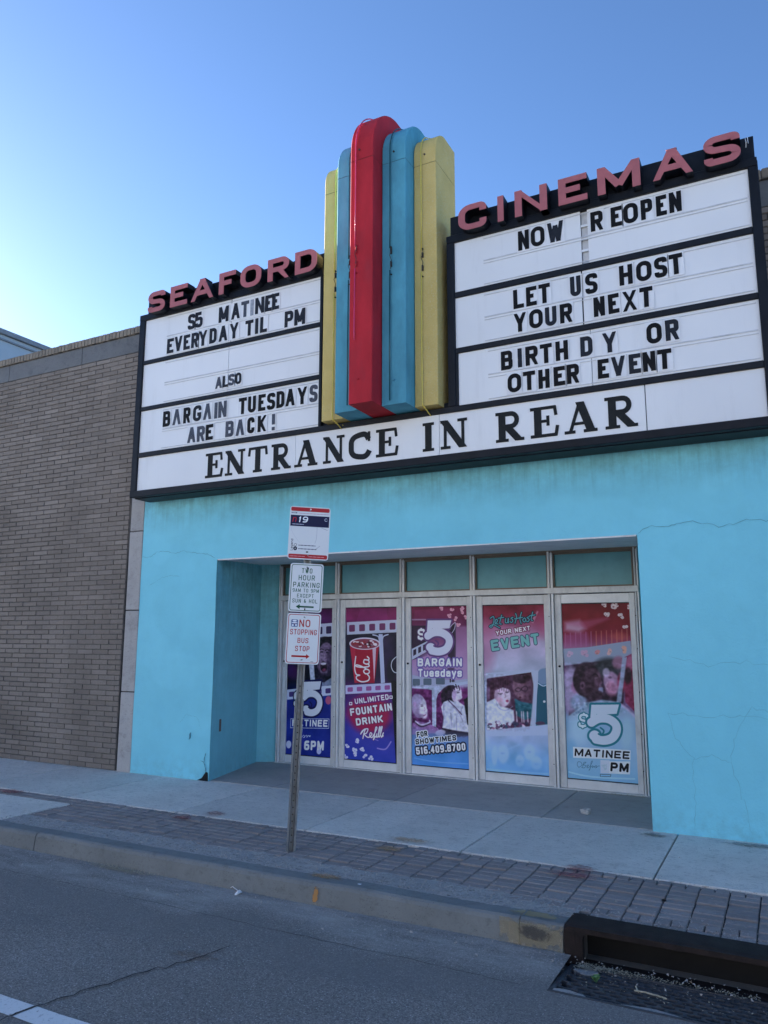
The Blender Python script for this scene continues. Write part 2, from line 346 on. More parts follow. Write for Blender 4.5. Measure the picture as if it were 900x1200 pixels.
# ------------------------------------------------------------------ stroke lettering
r_ = .5
GL = {
'A': [[(0,0),(.46,1)],[(.54,1),(1,0)],[(.2,.3),(.8,.3)]],
'^': [[(0,0),(.46,1)],[(.54,1),(1,0)]],
'B': [[(0,0),(0,1)],[(0,1),(.95,1,.3),(.95,.53,.3),(0,.53)],[(0,.53),(1,.53,.3),(1,0,.3),(0,0)]],
'C': [[(1,.70),(1,1,r_),(0,1,r_),(0,0,r_),(1,0,r_),(1,.30)]],
'D': [[(0,0),(0,1),(1,1,r_),(1,0,r_),'c']],
'E': [[(1,1),(0,1),(0,0),(1,0)],[(0,.52),(.85,.52)]],
'F': [[(1,1),(0,1),(0,0)],[(0,.5),(.85,.5)]],
'G': [[(1,.72),(1,1,r_),(0,1,r_),(0,0,r_),(1,0,r_),(1,.42),(.55,.42)]],
'H': [[(0,0),(0,1)],[(1,0),(1,1)],[(0,.5),(1,.5)]],
'I': [[(.5,0),(.5,1)]],
'J': [[(1,1),(1,0,r_),(0,0,r_),(0,.3)]],
'K': [[(0,0),(0,1)],[(.05,.38),(1,1)],[(.34,.52),(1,0)]],
'L': [[(0,1),(0,0),(1,0)]],
'M': [[(0,0),(0,1)],[(1,0),(1,1)],[(.05,1),(.5,.12)],[(.95,1),(.5,.12)]],
'N': [[(0,0),(0,1)],[(1,0),(1,1)],[(.04,1),(.96,0)]],
'O': [[(0,0,r_),(0,1,r_),(1,1,r_),(1,0,r_),'c']],
'P': [[(0,0),(0,1)],[(0,1),(1,1,.4),(1,.44,.4),(0,.44)]],
'Q': [[(0,0,r_),(0,1,r_),(1,1,r_),(1,0,r_),'c'],[(.6,.3),(1,0)]],
'R': [[(0,0),(0,1)],[(0,1),(1,1,.35),(1,.48,.35),(0,.48)],[(.55,.48),(1,0)]],
'S': [[(1,.79),(1,1,.4),(0,1,.4),(0,.54,.4),(1,.46,.4),(1,0,.4),(0,0,.4),(0,.21)]],
'T': [[(0,1),(1,1)],[(.5,0),(.5,1)]],
'U': [[(0,1),(0,0,r_),(1,0,r_),(1,1)]],
'V': [[(0,1),(.46,0)],[(.54,0),(1,1)]],
'W': [[(0,1),(.24,0)],[(.27,0),(.49,.9)],[(.51,.9),(.73,0)],[(.76,0),(1,1)]],
'X': [[(0,0),(1,1)],[(0,1),(1,0)]],
'Y': [[(0,1),(.5,.42)],[(.5,.42),(1,1)],[(.5,0),(.5,.5)]],
'Z': [[(0,1),(1,1)],[(0,0),(1,0)],[(0,0),(1,1)]],
'$': [[(1,.79),(1,1,.4),(0,1,.4),(0,.54,.4),(1,.46,.4),(1,0,.4),(0,0,.4),(0,.21)],[(.5,1.0),(.5,1.10)],[(.5,-.10),(.5,0)]],
'!': [[(.5,.32),(.5,1)],[(.5,0),(.5,.12)]],
'&': [[(1,0),(.15,.75,.2),(.4,1,.3),(.7,.8,.3),(0,.3,.3),(.3,0,.3),(1,.45)]],
'.': [[(.5,0),(.5,.06)]], '-': [[(.15,.5),(.85,.5)]],
'0': [[(0,0,r_),(0,1,r_),(1,1,r_),(1,0,r_),'c']], '1': [[(.2,.78),(.6,1),(.6,0)]],
'2': [[(0,.75),(0,1,.4),(1,1,.4),(1,.55,.4),(0,0),(1,0)]], '3': [[(0,.8),(0,1,.4),(1,1,.4),(1,.53,.3),(.4,.53)],[(.4,.53),(1,.53,.3),(1,0,.4),(0,0,.4),(0,.2)]],
'4': [[(.8,0),(.8,1),(0,.3),(1,.3)]], '5': [[(.95,1),(0,1),(0,.56),(1,.62,.4),(1,0,.4),(0,0,.4),(0,.22)]],
'6': [[(.9,1),(0,1,.55),(0,0,.4),(1,0,.4),(1,.56,.4),(0,.56)]], '7': [[(0,1),(1,1),(.35,0)]],
'8': [[(0,.53,.3),(0,1,.35),(1,1,.35),(1,.53,.3),'c'],[(0,0,.35),(0,.53,.3),(1,.53,.3),(1,0,.35),'c']],
'9': [[(.1,0),(1,0,.55),(1,1,.4),(0,1,.4),(0,.44,.4),(1,.44)]],
'a': [[(0,.62),(.5,.72,.2),(1,.66,.3),(1,0)],[(1,.42),(0,.42,.3),(0,0,.3),(1,.06)]], 'd': [[(1,0),(1,1)],[(1,.68),(0,.68,.35),(0,0,.35),(1,0)]],
'e': [[(0,.36),(1,.36),(1,.7,.4),(0,.7,.4),(0,0,.4),(1,.02,.3),(1,.14)]], 's': [[(1,.56),(1,.7,.3),(0,.7,.3),(0,.36,.3),(1,.36,.3),(1,0,.3),(0,0,.3),(0,.14)]],
'u': [[(0,.7),(0,0,.4),(1,0,.4),(1,.7)]], 'y': [[(0,.7),(.5,.0)],[(1,.7),(.3,-.3)]], 'o': [[(0,0,.4),(0,.7,.4),(1,.7,.4),(1,0,.4),'c']],
'n': [[(0,0),(0,.7)],[(0,.5),(.2,.7,.2),(1,.7,.4),(1,0)]], 'r': [[(0,0),(0,.7)],[(0,.45),(.3,.7,.3),(.9,.68)]], 'f': [[(.4,0),(.4,1,.3),(1,1)],[(0,.66),(.9,.66)]],
'l': [[(.5,1),(.5,0)]], 'i': [[(.5,.7),(.5,0)],[(.5,.9),(.5,.98)]], 't': [[(.4,1),(.4,0,.3),(.9,0)],[(0,.7),(.85,.7)]], 'g': [[(1,.7),(0,.7,.35),(0,0,.35),(1,0)],[(1,.7),(1,-.3,.3),(0,-.3)]],
'h': [[(0,0),(0,1)],[(0,.5),(.2,.7,.2),(1,.7,.4),(1,0)]], 'm': [[(0,0),(0,.7)],[(0,.7),(.5,.7,.3),(.5,0)],[(.5,.7),(1,.7,.3),(1,0)]],
' ': [],
}
def rounded(pts, scale_r, closed):
    """polyline with optional corner radii -> plain points"""
    P = [np.array(p[:2], float) for p in pts]; rad = [(p[2] if len(p) > 2 else 0)*scale_r for p in pts]
    n = len(P); out = []
    for i in range(n):
        if rad[i] <= 1e-6 or (not closed and i in (0, n-1)): out.append(P[i]); continue
        a, b = P[i-1]-P[i], P[(i+1) % n]-P[i]; la, lb = np.linalg.norm(a), np.linalg.norm(b)
        if la < 1e-6 or lb < 1e-6: out.append(P[i]); continue
        r = min(rad[i], la*.5, lb*.5); A = P[i]+a/la*r; B = P[i]+b/lb*r
        for k in range(6):
            t = k/5; s = 1.0
            w0, w1, w2 = (1-t)**2, 2*t*(1-t)*.72, t*t
            out.append((w0*A+w1*P[i]+w2*B)/(w0+w1+w2))
    return out
def glyph(ch, w, h, t, rscale=1.0):
    """list of (points, closed, ends) in a w x h box, strokes of width t inside it"""
    res = []
    for st in GL.get(ch, []):
        closed = st[-1] == 'c'; pts = [p for p in st if p != 'c']
        W_, H_ = w-t, h-t
        q = [((p[0]*W_+t/2), (p[1]*H_+t/2), *(p[2:3])) for p in pts]
        pp = rounded(q, min(W_, H_)*rscale, closed)
        res.append((pp, closed, (pts[0], pts[-1])))
    return res
def offset_lines(P, t, closed, ends, h, w=None):
    n = len(P); Lf, Rt = [], []
    P = [np.array(p, float) for p in P]
    for i in range(n):
        if closed: a, b = P[i]-P[i-1], P[(i+1) % n]-P[i]
        else: a, b = P[i]-P[max(i-1, 0)], P[min(i+1, n-1)]-P[i]
        if np.linalg.norm(a) < 1e-9: a = b
        if np.linalg.norm(b) < 1e-9: b = a
        a = a/np.linalg.norm(a); b = b/np.linalg.norm(b)
        na, nb = np.array([-a[1], a[0]]), np.array([-b[1], b[0]]); mn = na+nb; l = np.linalg.norm(mn)
        mn = mn/l if l > 1e-6 else na; c = max(.45, mn@na); mn = mn*(t/2)/c
        Lf.append(P[i]+mn); Rt.append(P[i]-mn)
    if not closed:
        for end, (i, j) in enumerate(((0, 1), (n-1, n-2))):
            d = P[i]-P[j]; d = d/np.linalg.norm(d); e = ends[end] if ends else None
            if e is None: continue
            if abs(d[1]) > .25 and abs(d[0]) > .03 and e[1] in (0, 1):        # slanted stroke cut level
                y = 0 if e[1] == 0 else h
                for A in (Lf, Rt): k = (y-A[i][1])/d[1]; A[i] = A[i]+d*k
            elif (abs(d[1]) >= .9 and e[1] in (0, 1)) or (abs(d[0]) > .9 and e[0] in (0, 1)):
                for A in (Lf, Rt): A[i] = A[i]+d*t/2
    if w:
        for A in (Lf, Rt):
            for i in range(n): A[i] = np.array([min(max(A[i][0], 0), w), min(max(A[i][1], 0), h) if ends else A[i][1]])
    return Lf, Rt
def letter_mb(ch, w, h, t, y, d, rscale=1.0, mb=None, x0=0, z0=0, step=.0003):
    mb = mb or MB()
    for k, (P, closed, ends) in enumerate(glyph(ch, w, h, t, rscale)):
        Lf, Rt = offset_lines(P, t, closed, ends, h, w if ch != '$' else None)
        sh = lambda A: [(p[0]+x0, p[1]+z0) for p in A]
        mb.ribbon(sh(Lf), sh(Rt), y-k*step, d, closed)
    return mb
SERIF = {   # strokes (thickness/H, points in units of H), width
'E': [(.21,[(.27,0),(.27,1)]),(.09,[(.03,.955),(.84,.955)]),(.09,[(.03,.045),(.88,.045)]),(.08,[(.3,.52),(.6,.52)]),(.085,[(.82,1),(.86,.68)]),(.085,[(.60,.36),(.60,.69)]),(.09,[(.84,0),(.90,.34)])],
'N': [(.09,[(.17,0),(.17,1)]),(.21,[(.12,1),(.82,0)]),(.09,[(.82,0),(.82,1)]),(.085,[(.0,.0425),(.36,.0425)]),(.085,[(.0,.9575),(.2,.9575)]),(.085,[(.63,.9575),(.98,.9575)])],
'T': [(.21,[(.45,0),(.45,1)]),(.09,[(.04,.955),(.86,.955)]),(.085,[(.07,1),(.03,.66)]),(.085,[(.83,1),(.87,.66)]),(.085,[(.24,.0425),(.66,.0425)])],
'R': [(.21,[(.25,0),(.25,1)]),(.085,[(.03,.0425),(.47,.0425)]),(.09,[(.03,.955),(.5,.955)]),(.135,[(.35,.93),(.76,.93,.24),(.76,.50,.24),(.35,.50)]),(.20,[(.44,.48),(.84,0)]),(.085,[(.74,.0425),(1.0,.0425)])],
'A': [(.09,[(.17,0),(.50,1)]),(.22,[(.50,1),(.84,0)]),(.08,[(.28,.30),(.68,.30)]),(.085,[(.0,.0425),(.34,.0425)]),(.085,[(.60,.0425),(1.02,.0425)])],
'C': [(.175,[(.80,.72),(.70,.93,.2),(.42,.915,.25),(.10,.80,.3),(.10,.20,.3),(.45,.085,.25),(.72,.09,.2),(.84,.30)]),(.075,[(.82,.64),(.82,1)])],
'I': [(.21,[(.23,0),(.23,1)]),(.085,[(.02,.0425),(.44,.0425)]),(.085,[(.02,.9575),(.44,.9575)])],
}
def serif_mb(ch, x0, x1, z0, H, y):
    mb = MB(); wmax = {'E':.93,'N':.98,'T':.91,'R':1.0,'A':1.02,'C':.88,'I':.46}[ch]; sx = (x1-x0)/(wmax*H)
    for k, (t, pts) in enumerate(SERIF[ch]):
        P = rounded([(p[0]*H, p[1]*H, *p[2:3]) for p in pts], H, False)
        ends = ((pts[0][0], pts[0][1]), (pts[-1][0], pts[-1][1]))
        d0 = P[1]-P[0]
        use = abs(d0[1]) > abs(d0[0]) and pts[0][1] in (0, 1) or pts[-1][1] in (0, 1)
        n = len(P); Lf, Rt = offset_lines(P, t*H*1.14, False, None, H)
        for i, j, e in ((0, 1, pts[0]), (n-1, n-2, pts[-1])):
            d = P[i]-P[j]; d = d/np.linalg.norm(d)
            if e[1] in (0, 1) and abs(d[1]) > .3:
                yy = e[1]*H
                for A in (Lf, Rt): A[i] = A[i]+d*((yy-A[i][1])/d[1])
        f = lambda A: [(x0+p[0]*sx, z0+p[1]) for p in A]
        mb.ribbon(f(Lf), f(Rt), y-.0003*k, .006, False)
    return mb
exec_after = []
# ================================================================== GROUND
FY = 7.06           # facade plane
RZ = -0.14          # road level
me = MB(); me.poly([(-400,-400,-.2),(400,-400,-.2),(400,400,-.2),(-400,400,-.2)])
part('ground', me, 'ground_soil', None, kind='structure')
me = MB(); me.poly([(-150,-16,RZ),(150,-16,RZ),(150,4.9,RZ),(-150,4.9,RZ)])
# the road sheet stops round the drain pit
GX0, GX1, GY0, GY1 = -1.20, .42, 4.06, 4.55
me = MB()
for x0, x1, y0, y1 in ((-150,GX0,-16,4.66),(GX1,150,-16,4.66),(GX0,GX1,-16,GY0)):
    me.poly([(x0,y0,RZ),(x1,y0,RZ),(x1,y1,RZ),(x0,y1,RZ)])
road = part('road', me, 'asphalt', None, kind='structure')
# edge line, cracked through
def noisy_line(x0, x1, y, n, amp): return [(x0+(x1-x0)*i/n, y+rng.normal()*amp) for i in range(n+1)]
top = noisy_line(-40, -3.325, 2.75, 260, .0022); bot = noisy_line(-40, -3.345, 2.63, 260, .0022)
me = MB(); 
for i in range(260): me.poly([(bot[i][0],bot[i][1],RZ+.004),(bot[i+1][0],bot[i+1][1],RZ+.004),(top[i+1][0],top[i+1][1],RZ+.004),(top[i][0],top[i][1],RZ+.004)])
top = noisy_line(-3.305, 40, 2.75, 260, .0022); bot = noisy_line(-3.325, 40, 2.63, 260, .0022)
for i in range(260): me.poly([(bot[i][0],bot[i][1],RZ+.004),(bot[i+1][0],bot[i+1][1],RZ+.004),(top[i+1][0],top[i+1][1],RZ+.004),(top[i][0],top[i][1],RZ+.004)])
part('road_line', me, 'road_paint', road)
def crack_strip(pts, w, mat, parent, z=None, y=None, name='crack', jit=.35, sub=6):
    """thin irregular ribbon along pts, lying on the ground (z) or standing on a wall (y)"""
    P = []
    for a, b in zip(pts[:-1], pts[1:]):
        for k in range(sub):
            t = k/sub; L0 = math.hypot(b[0]-a[0], b[1]-a[1]); P.append((a[0]+(b[0]-a[0])*t+rng.normal()*L0*jit/sub*.6, a[1]+(b[1]-a[1])*t+rng.normal()*L0*jit/sub*.6))
    P.append(pts[-1]); mb = MB(); prev = None
    for i, p in enumerate(P):
        q = P[min(i+1, len(P)-1)]; o = P[max(i-1, 0)]; dx, dy = q[0]-o[0], q[1]-o[1]; l = math.hypot(dx, dy)+1e-9
        ww = w*(.5+rng.random())*(.35 if i in (0, len(P)-1) else 1)/2; a = (p[0]-dy/l*ww, p[1]+dx/l*ww); b = (p[0]+dy/l*ww, p[1]-dx/l*ww)
        if prev:
            qd = [prev[0], prev[1], b, a]
            mb.poly([(u, v, z) for u, v in qd] if z is not None else [(u, y, v) for u, v in qd])
        prev = (a, b)
    return part(name, mb, mat, parent)
MATS['crack_dark'] = None; simple('crack_dark', (.02,.02,.022), .95, bmp=0)
crack_strip([(-3.36,2.40),(-3.34,2.58),(-3.31,2.75),(-3.24,2.96),(-3.15,3.23),(-3.02,3.5),(-2.95,3.75)], .009, 'crack_dark', road, z=RZ+.007)
crack_strip([(-9,4.14),(-7,4.12),(-5.46,4.11),(-4.2,4.10),(-3.0,4.08),(-1.9,4.07),(-1.3,4.06)], .003, 'crack_dark', road, z=RZ+.003, sub=12, jit=.1)
# ---- kerb
kerb = struct('kerb')
kx = [-16,-13.2,-10.4,-8.0,-5.66,-1.5,-1.24]
def kerb_piece(x0, x1, yj=0):
    f = 4.56; bk = 4.72
    pr = [(f-.015,-.2),(f,RZ+.0),(f+.012,-.03),(f+.022,-.010),(f+.04,0),(bk,0),(bk,-.2)]
    mb = MB(); n = max(2, int((x1-x0)/.35)); o = []
    for i in range(n+1):
        x = x0+.005+(x1-x0-.01)*i/n; j1, j2 = rng.normal()*.003, rng.normal()*.0025
        o.append(len(mb.v)); mb.v += [(x, a+j1+yj, c+(j2 if c > -.05 else 0)) for a, c in pr]
    k = len(pr)
    for a, b in zip(o[:-1], o[1:]):
        for i in range(k): mb.f.append((a+i, b+i, b+(i+1) % k, a+(i+1) % k))
    mb.f.append(tuple(o[0]+i for i in range(k))); mb.f.append(tuple(o[-1]+i for i in reversed(range(k))))
    return mb
for a, b in zip(kx[:-1], kx[1:]): part('kerb_stone', kerb_piece(a, b), 'kerb_concrete', kerb)
for a, b in ((.42,3.0),(3.0,6.0),(6.0,9.0)): part('kerb_stone', kerb_piece(a, b), 'kerb_concrete', kerb)
part('kerb_joint', box(-16,-1.24,4.60,4.70,-.2,-.012), 'crack_dark', kerb)
# ---- sidewalk
walk = struct('sidewalk')
for q in ((-30,-1.16,4.70),(-1.1599,.3599,4.79),(.36,30,4.70)): part('sidewalk_bed', box(q[0],q[1],q[2],8.7,-.25,-.022), 'mortar', walk)
sx = [-14,-12.4,-10.9,-9.5,-8.07,-6.65,-5.18,-3.745,-2.33,-.925,.50,1.95,3.4,5,7]
def slab(x0, x1, y0, y1, z=0, name='concrete_slab', mat='sidewalk_concrete', g=.006):
    return part(name, box(x0+g, x1-g, y0+g, y1-g, -.12, z, .006), mat, walk)
for a, b in zip(sx[:-1], sx[1:]):
    slab(a, b, 5.705, FY+.03, z=rng.normal()*.0015)
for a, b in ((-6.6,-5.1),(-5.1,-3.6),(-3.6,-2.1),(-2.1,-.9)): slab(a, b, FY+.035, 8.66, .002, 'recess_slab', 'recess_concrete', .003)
for a, b in ((-14,-11.4),(-11.4,-9.0),(-9.0,-6.33)): slab(a, b, 4.725, 5.50)
# stone-set paver strip: header course, stack-bonded stretchers, header course; gravelly fill beside the kerb
pv = []
PX = .178
def addp(x0, x1, y0, y1):
    pv.append(((x0+x1)/2, (y0+y1)/2, x1-x0-.0075, y1-y0-.015))
for i in range(-36, 22):
    x = -.266+i*PX
    if x > -6.42:
        for h in range(2): addp(x+h*PX/2, x+(h+1)*PX/2, 5.60, 5.70)
        for k in range(7):
            y1 = 5.60-k*.0885; y0 = y1-.0885
            if y0 < 4.97 and x < -1.7+.3*sin(x*3): continue
            addp(x, x+PX, y0, y1)
        if x > -1.75:
            for h in range(2): addp(x+h*PX/2, x+(h+1)*PX/2, 4.87, 4.98)
            if x > -1.3: addp(x, x+PX, 4.80, 4.87)
for i in range(-74, -34):
    x = -.266+i*PX
    addp(x, x+PX, 5.60, 5.70); addp(x, x+PX, 5.51, 5.60)
strip = struct('paver_strip')
simple('joint_dirt', (.05,.048,.045), .95, var=.4, scale=20)
part('joint_bed', box(-14,-1.161,4.722,5.704,-.03,-.0205), 'joint_dirt', strip); part('joint_bed', box(-1.160,9,4.792,5.704,-.03,-.0205), 'joint_dirt', strip)
pv.sort(key=lambda p: p[0]**2+p[1]**2 if p[0] < .15 else 1e3+p[0])
cache = {}
stuff = MB()
for i, (x, y, w, d) in enumerate(pv):
    z = rng.normal()*.0025
    if i < 300:
        key = (round(w,3), round(d,3))
        if key not in cache: cache[key] = box(-w/2, w/2, -d/2, d/2, -.06, 0, .005).mesh('paver', 'paver')
        o = link('paver', cache[key], strip, (x, y, z-.003)); o.rotation_euler = (rng.normal()*.006, rng.normal()*.006, rng.normal()*.010)
    else: stuff.box(x-w/2, x+w/2, y-d/2, y+d/2, -.06, z-.003, .005)
part('paver', stuff, 'paver', strip, kind='stuff')
# gravel fill sheet with real relief and loose grains
nx, ny = 150, 7; mb = MB()
for i in range(nx+1):
    for j in range(ny+1):
        x = -6.42+i*(5.2/nx); edge = 5.02+.02*sin(x*5)+.015*sin(x*17+1)
        y = 4.715+(edge-4.715)*j/ny
        mb.v.append((x, y, -.004+rng.normal()*.0025+(-.012 if j == ny else 0)))
for i in range(nx):
    for j in range(ny): a = i*(ny+1)+j; mb.f.append((a, a+ny+1, a+ny+2, a+1))
part('gravel_fill', mb, 'gravel_fill', strip, kind='stuff')
mb = MB()
def grain(mb, x, y, z, r):
    v = [(x+r*(rng.random()-.5)*2, y+r*(rng.random()-.5)*2, z+r*rng.random()*1.3) for _ in range(4)]
    o = len(mb.v); mb.v += v; mb.f += [(o,o+1,o+2),(o,o+1,o+3),(o,o+2,o+3),(o+1,o+2,o+3)]
for _ in range(2600): grain(mb, -6.4+rng.random()*6.5, 4.73+abs(rng.normal())*.14, -.002, .004+rng.random()*.006)
for _ in range(500): grain(mb, -9+rng.random()*9.2, 4.9+rng.random()*2.1, 0, .003+rng.random()*.005)
for _ in range(700): grain(mb, -8+rng.random()*8.2, 4.54-abs(rng.normal())*.12, RZ, .004+rng.random()*.007)
part('grit', mb, 'gravel_fill', None, kind='structure')
def mark(name, mat, x0, x1, y0, y1, z, parent):
    mb = MB(); mb.poly([(0,0,0),(1,0,0),(1,1,0),(0,1,0)])
    mb.v = [(x0+(x1-x0)*v[0], y0+(y1-y0)*v[1], z) for v in mb.v]
    return part(name, mb, mat, parent)
K = .012
mark('spray_mark', 'spray_red', -5.15,-4.72,5.40,5.66,K,walk); mark('spray_mark', 'spray_red', -4.98,-4.60,5.66,5.95,K,walk)
mark('spray_mark', 'spray_red', -1.62,-1.20,5.50,5.85,K,walk); mark('spray_mark', 'spray_red', -1.72,-1.10,5.36,5.62,K+.002,walk)
mark('spray_mark', 'spray_red', -7.7,-7.0,5.45,5.75,K,walk)
mark('spray_mark', 'spray_orange', -3.15,-2.45,5.68,5.92,K,walk); mark('spray_mark', 'spray_orange', -3.05,-2.6,5.36,5.62,K,walk)
mark('spray_mark', 'spray_orange', -3.15,-2.65,4.60,4.80,K-.006,walk)
mark('stain', 'stain_green', -1.3,-.9,6.75,7.05,K-.004,walk); mark('stain', 'stain_green', -.85,.3,6.8,7.05,K-.002,walk)
mark('stain', 'stain_rust', -3.35,-2.75,3.45,3.65,RZ+.005,road)
def vmark(name, mat, x0, x1, z0, z1, y, parent):
    mb = MB(); mb.poly([(x0,y+.008,z0),(x1,y+.008,z0),(x1,y+.03,z1),(x0,y+.03,z1)])
    return part(name, mb, mat, parent)
def vspray(name, like, c, thr, sc, st):
    spray(name, c, thr, sc, st); t = MATS[name].node_tree
    for n in t.nodes:
        if n.type == 'VECT_MATH': n.inputs[1].default_value = (.5, 0, .5)
        if n.type == 'SEPXYZ':
            outs = [l.to_socket for l in t.links if l.from_node == n and l.from_socket.name == 'Y']
            for s in outs: t.links.new(n.outputs['Z'], s)
vspray('kerb_yellow', 0, (.36,.29,.17), .20, 18, .5); vspray('kerb_black', 0, (.03,.035,.045), .44, 16, .55); vspray('kerb_orange', 0, (.50,.24,.06), .38, 18, .7)
mb = MB(); mb.poly([(-1.62,4.546,-.135),(-1.245,4.546,-.135),(-1.245,4.566,-.005),(-1.62,4.566,-.005)]); part('kerb_paint', mb, 'kerb_yellow', kerb)
mb = MB(); mb.poly([(-1.56,4.540,-.08),(-1.25,4.540,-.11),(-1.25,4.560,-.02),(-1.56,4.560,-.005)]); part('kerb_paint', mb, 'kerb_black', kerb)
mb = MB(); mb.poly([(-1.62,4.595,.006),(-1.245,4.595,.006),(-1.245,4.72,.006),(-1.62,4.72,.006)]); part('kerb_paint', mb, 'spray_yellow', kerb)
mb = MB(); mb.poly([(-2.91,4.543,-.15),(-2.87,4.543,-.15),(-2.865,4.563,.0),(-2.92,4.563,.0)]); part('kerb_paint', mb, 'kerb_orange', kerb)
# ---- storm drain: kerb inlet hood and grate
inlet = thing('storm_drain_inlet', 'dark rusted iron kerb inlet hood with long open mouth, beside the grate', 'drain inlet')
X0, X1 = -1.235, .415
out = [(X0, RZ-.06), (X0, -.03)] + [(X0+.03*(1-cos(a)), -.03+.038*sin(a)) for a in np.linspace(.3, pi/2, 5)] + [(X1-.03*(1-cos(a)), -.03+.038*sin(a)) for a in np.linspace(pi/2, .3, 5)] + [(X1, -.03), (X1, RZ-.06)]
inn = [(X1-.10, RZ-.06), (X1-.10, -.052)] + [(X1-.10-.03*(1-cos(a)), -.052+.032*sin(a)) for a in np.linspace(.3, pi/2, 4)] + [(X0+.10+.03*(1-cos(a)), -.052+.032*sin(a)) for a in np.linspace(pi/2, .3, 4)] + [(X0+.10, -.052), (X0+.10, RZ-.06)]
mb = MB(); mb.prism(out+inn, 'y', 4.555, 4.60)
part('front_frame', mb, 'iron', inlet)
pr = [(4.560,-.022),(4.556,-.012),(4.560,-.004),(4.575,.008),(4.60,.012),(4.765,.012),(4.78,.0),(4.78,-.015),(4.60,-.018)]
part('hood', MB().prism(pr, 'x', X0+.012, X1-.012), 'iron', inlet)
part('hood_end', MB().prism([(4.555,RZ-.01),(4.552,-.01),(4.58,.006),(4.79,.006),(4.79,RZ-.01)], 'x', X0-.002, X0+.06), 'iron', inlet)
mb = MB(); mb.box(X0+.07, X1-.07, 4.775, 4.785, -.7, -.02); mb.box(X0+.04, X0+.06, 4.61, 4.774, -.7, -.02); mb.box(X1-.06, X1-.04, 4.61, 4.774, -.7, -.02); mb.box(X0+.06, X1-.06, 4.6, 4.95, -.75, -.7)
part('chamber', mb, 'void', inlet)
part('lip', MB().prism([(4.552,-.21),(4.552,-.190),(4.60,-.186),(4.70,-.200),(4.70,-.23)], 'x', X0+.02, X1-.02), 'iron', inlet)
grate = thing('drain_grate', 'dark iron storm drain grate with honeycomb holes set in the road', 'drain grate')
mb = MB()
mb.box(GX0, GX1, GY0, GY0+.022, RZ-.10, RZ+.003); mb.box(GX0, GX1, GY1-.018, GY1, RZ-.10, RZ+.003)
mb.box(GX0, GX0+.022, GY0+.0221, GY1-.0181, RZ-.10, RZ+.003); mb.box(GX1-.022, GX1, GY0+.0221, GY1-.0181, RZ-.10, RZ+.003)
part('grate_frame', mb, 'iron_grate', grate)
# honeycomb web: zigzag bars along x joined by short stubs
mb = MB(); rows = 9; pitch = (GY1-GY0-.04)/rows; cw = .082
def barseg(a, b, w, z0, z1):
    dx, dy = b[0]-a[0], b[1]-a[1]; l = math.hypot(dx, dy); nx_, ny_ = -dy/l*w/2, dx/l*w/2
    mb.prism([(a[0]+nx_,a[1]+ny_),(b[0]+nx_,b[1]+ny_),(b[0]-nx_,b[1]-ny_),(a[0]-nx_,a[1]-ny_)], 'z', z0, z1)
for r in range(rows+1):
    yb = GY0+.022+r*pitch; n = int((GX1-GX0-.05)/cw)
    for i in range(n):
        x = GX0+.024+i*cw + (cw/2 if r % 2 else 0)
        if r > 0:
            barseg((x, yb-.005), (x+cw*.36, yb-pitch*.30), .017, RZ-.045, RZ-.002)
            barseg((x+cw*.36, yb-pitch*.30), (x+cw*.64, yb-pitch*.30), .0172, RZ-.045, RZ-.0025)
            barseg((x+cw*.64, yb-pitch*.30), (x+cw, yb-.005), .017, RZ-.045, RZ-.003)
        if 0 < r < rows: barseg((x, yb-.004), (x, yb+pitch*.72), .019, RZ-.045, RZ-.0035)
part('grate_web', mb, 'iron_grate', grate, kind='stuff')
part('grate_pit', box(GX0, GX1, GY0, GY1, -.5, -.22), 'void', grate)
for cx_, cy_, rx, ry in ((GX0+.09, GY0+.03, .10, .035), (GX0+.10, GY1-.07, .06, .05), (GX0+.50, GY0+.022, .13, .03)):
    pts = [(max(GX0+.012, cx_+rx*cos(a)*(.8+.4*rng.random())), max(GY0+.004, cy_+ry*sin(a)*(.7+.6*rng.random()))) for a in np.linspace(0, 2*pi, 14)[:-1]]
    part('silt', MB().prism(pts, 'z', RZ-.04, RZ+.002), 'gravel_fill', grate)

# ---- the other side of the street (unseen, added behind the camera so its sunlit fronts light and mirror in this side)
simple('pale_render', (.80,.80,.78), .85, var=.08, scale=1.2); simple('cream_brick', (.66,.62,.56), .85, var=.12, scale=2); simple('shop_glass', (.03,.035,.04), .08, bmp=0)
opp = struct('street_row')
part('pavement', box(-60,45,-17,-12.6,-.3,0), 'sidewalk_concrete', opp)
bx0 = -58
for wd, hh, mt in ((14,7.2,'pale_render'),(11,8.6,'cream_brick'),(16,7.0,'pale_render'),(12,9.0,'pale_render'),(15,7.4,'cream_brick'),(13,8.2,'pale_render'),(16,7.0,'pale_render')):
    b_ = part('building', box(bx0+.02, bx0+wd-.02, -27, -17, -.1, hh), mt, opp)
    nwin = int(wd/3)
    for q in range(nwin):
        cx_ = bx0+(q+.5)*wd/nwin
        part('shop_window', box(cx_-1.1, cx_+1.1, -16.99, -16.94, .5, 2.9), 'shop_glass', b_)
        part('window', box(cx_-.5, cx_+.5, -16.99, -16.95, 4.5, 6.0), 'shop_glass', b_)
    part('cornice', box(bx0+.03, bx0+wd-.03, -16.999, -16.8, hh-.35, hh-.05), mt, b_)
    bx0 += wd
# the grate dips towards the kerb mouth
for o in grate.children:
    if not o.name.startswith('grate_pit'):
        for v in o.data.vertices: v.co.z -= (v.co.y-GY0)*.095
def gz(y): return RZ-max(0, min(y, 4.58)-GY0)*.095
# ================================================================== CINEMA BUILDING
bld = thing('cinema_building', 'cinema building with tan brick wall, turquoise stucco front and recessed glass entrance', 'building')
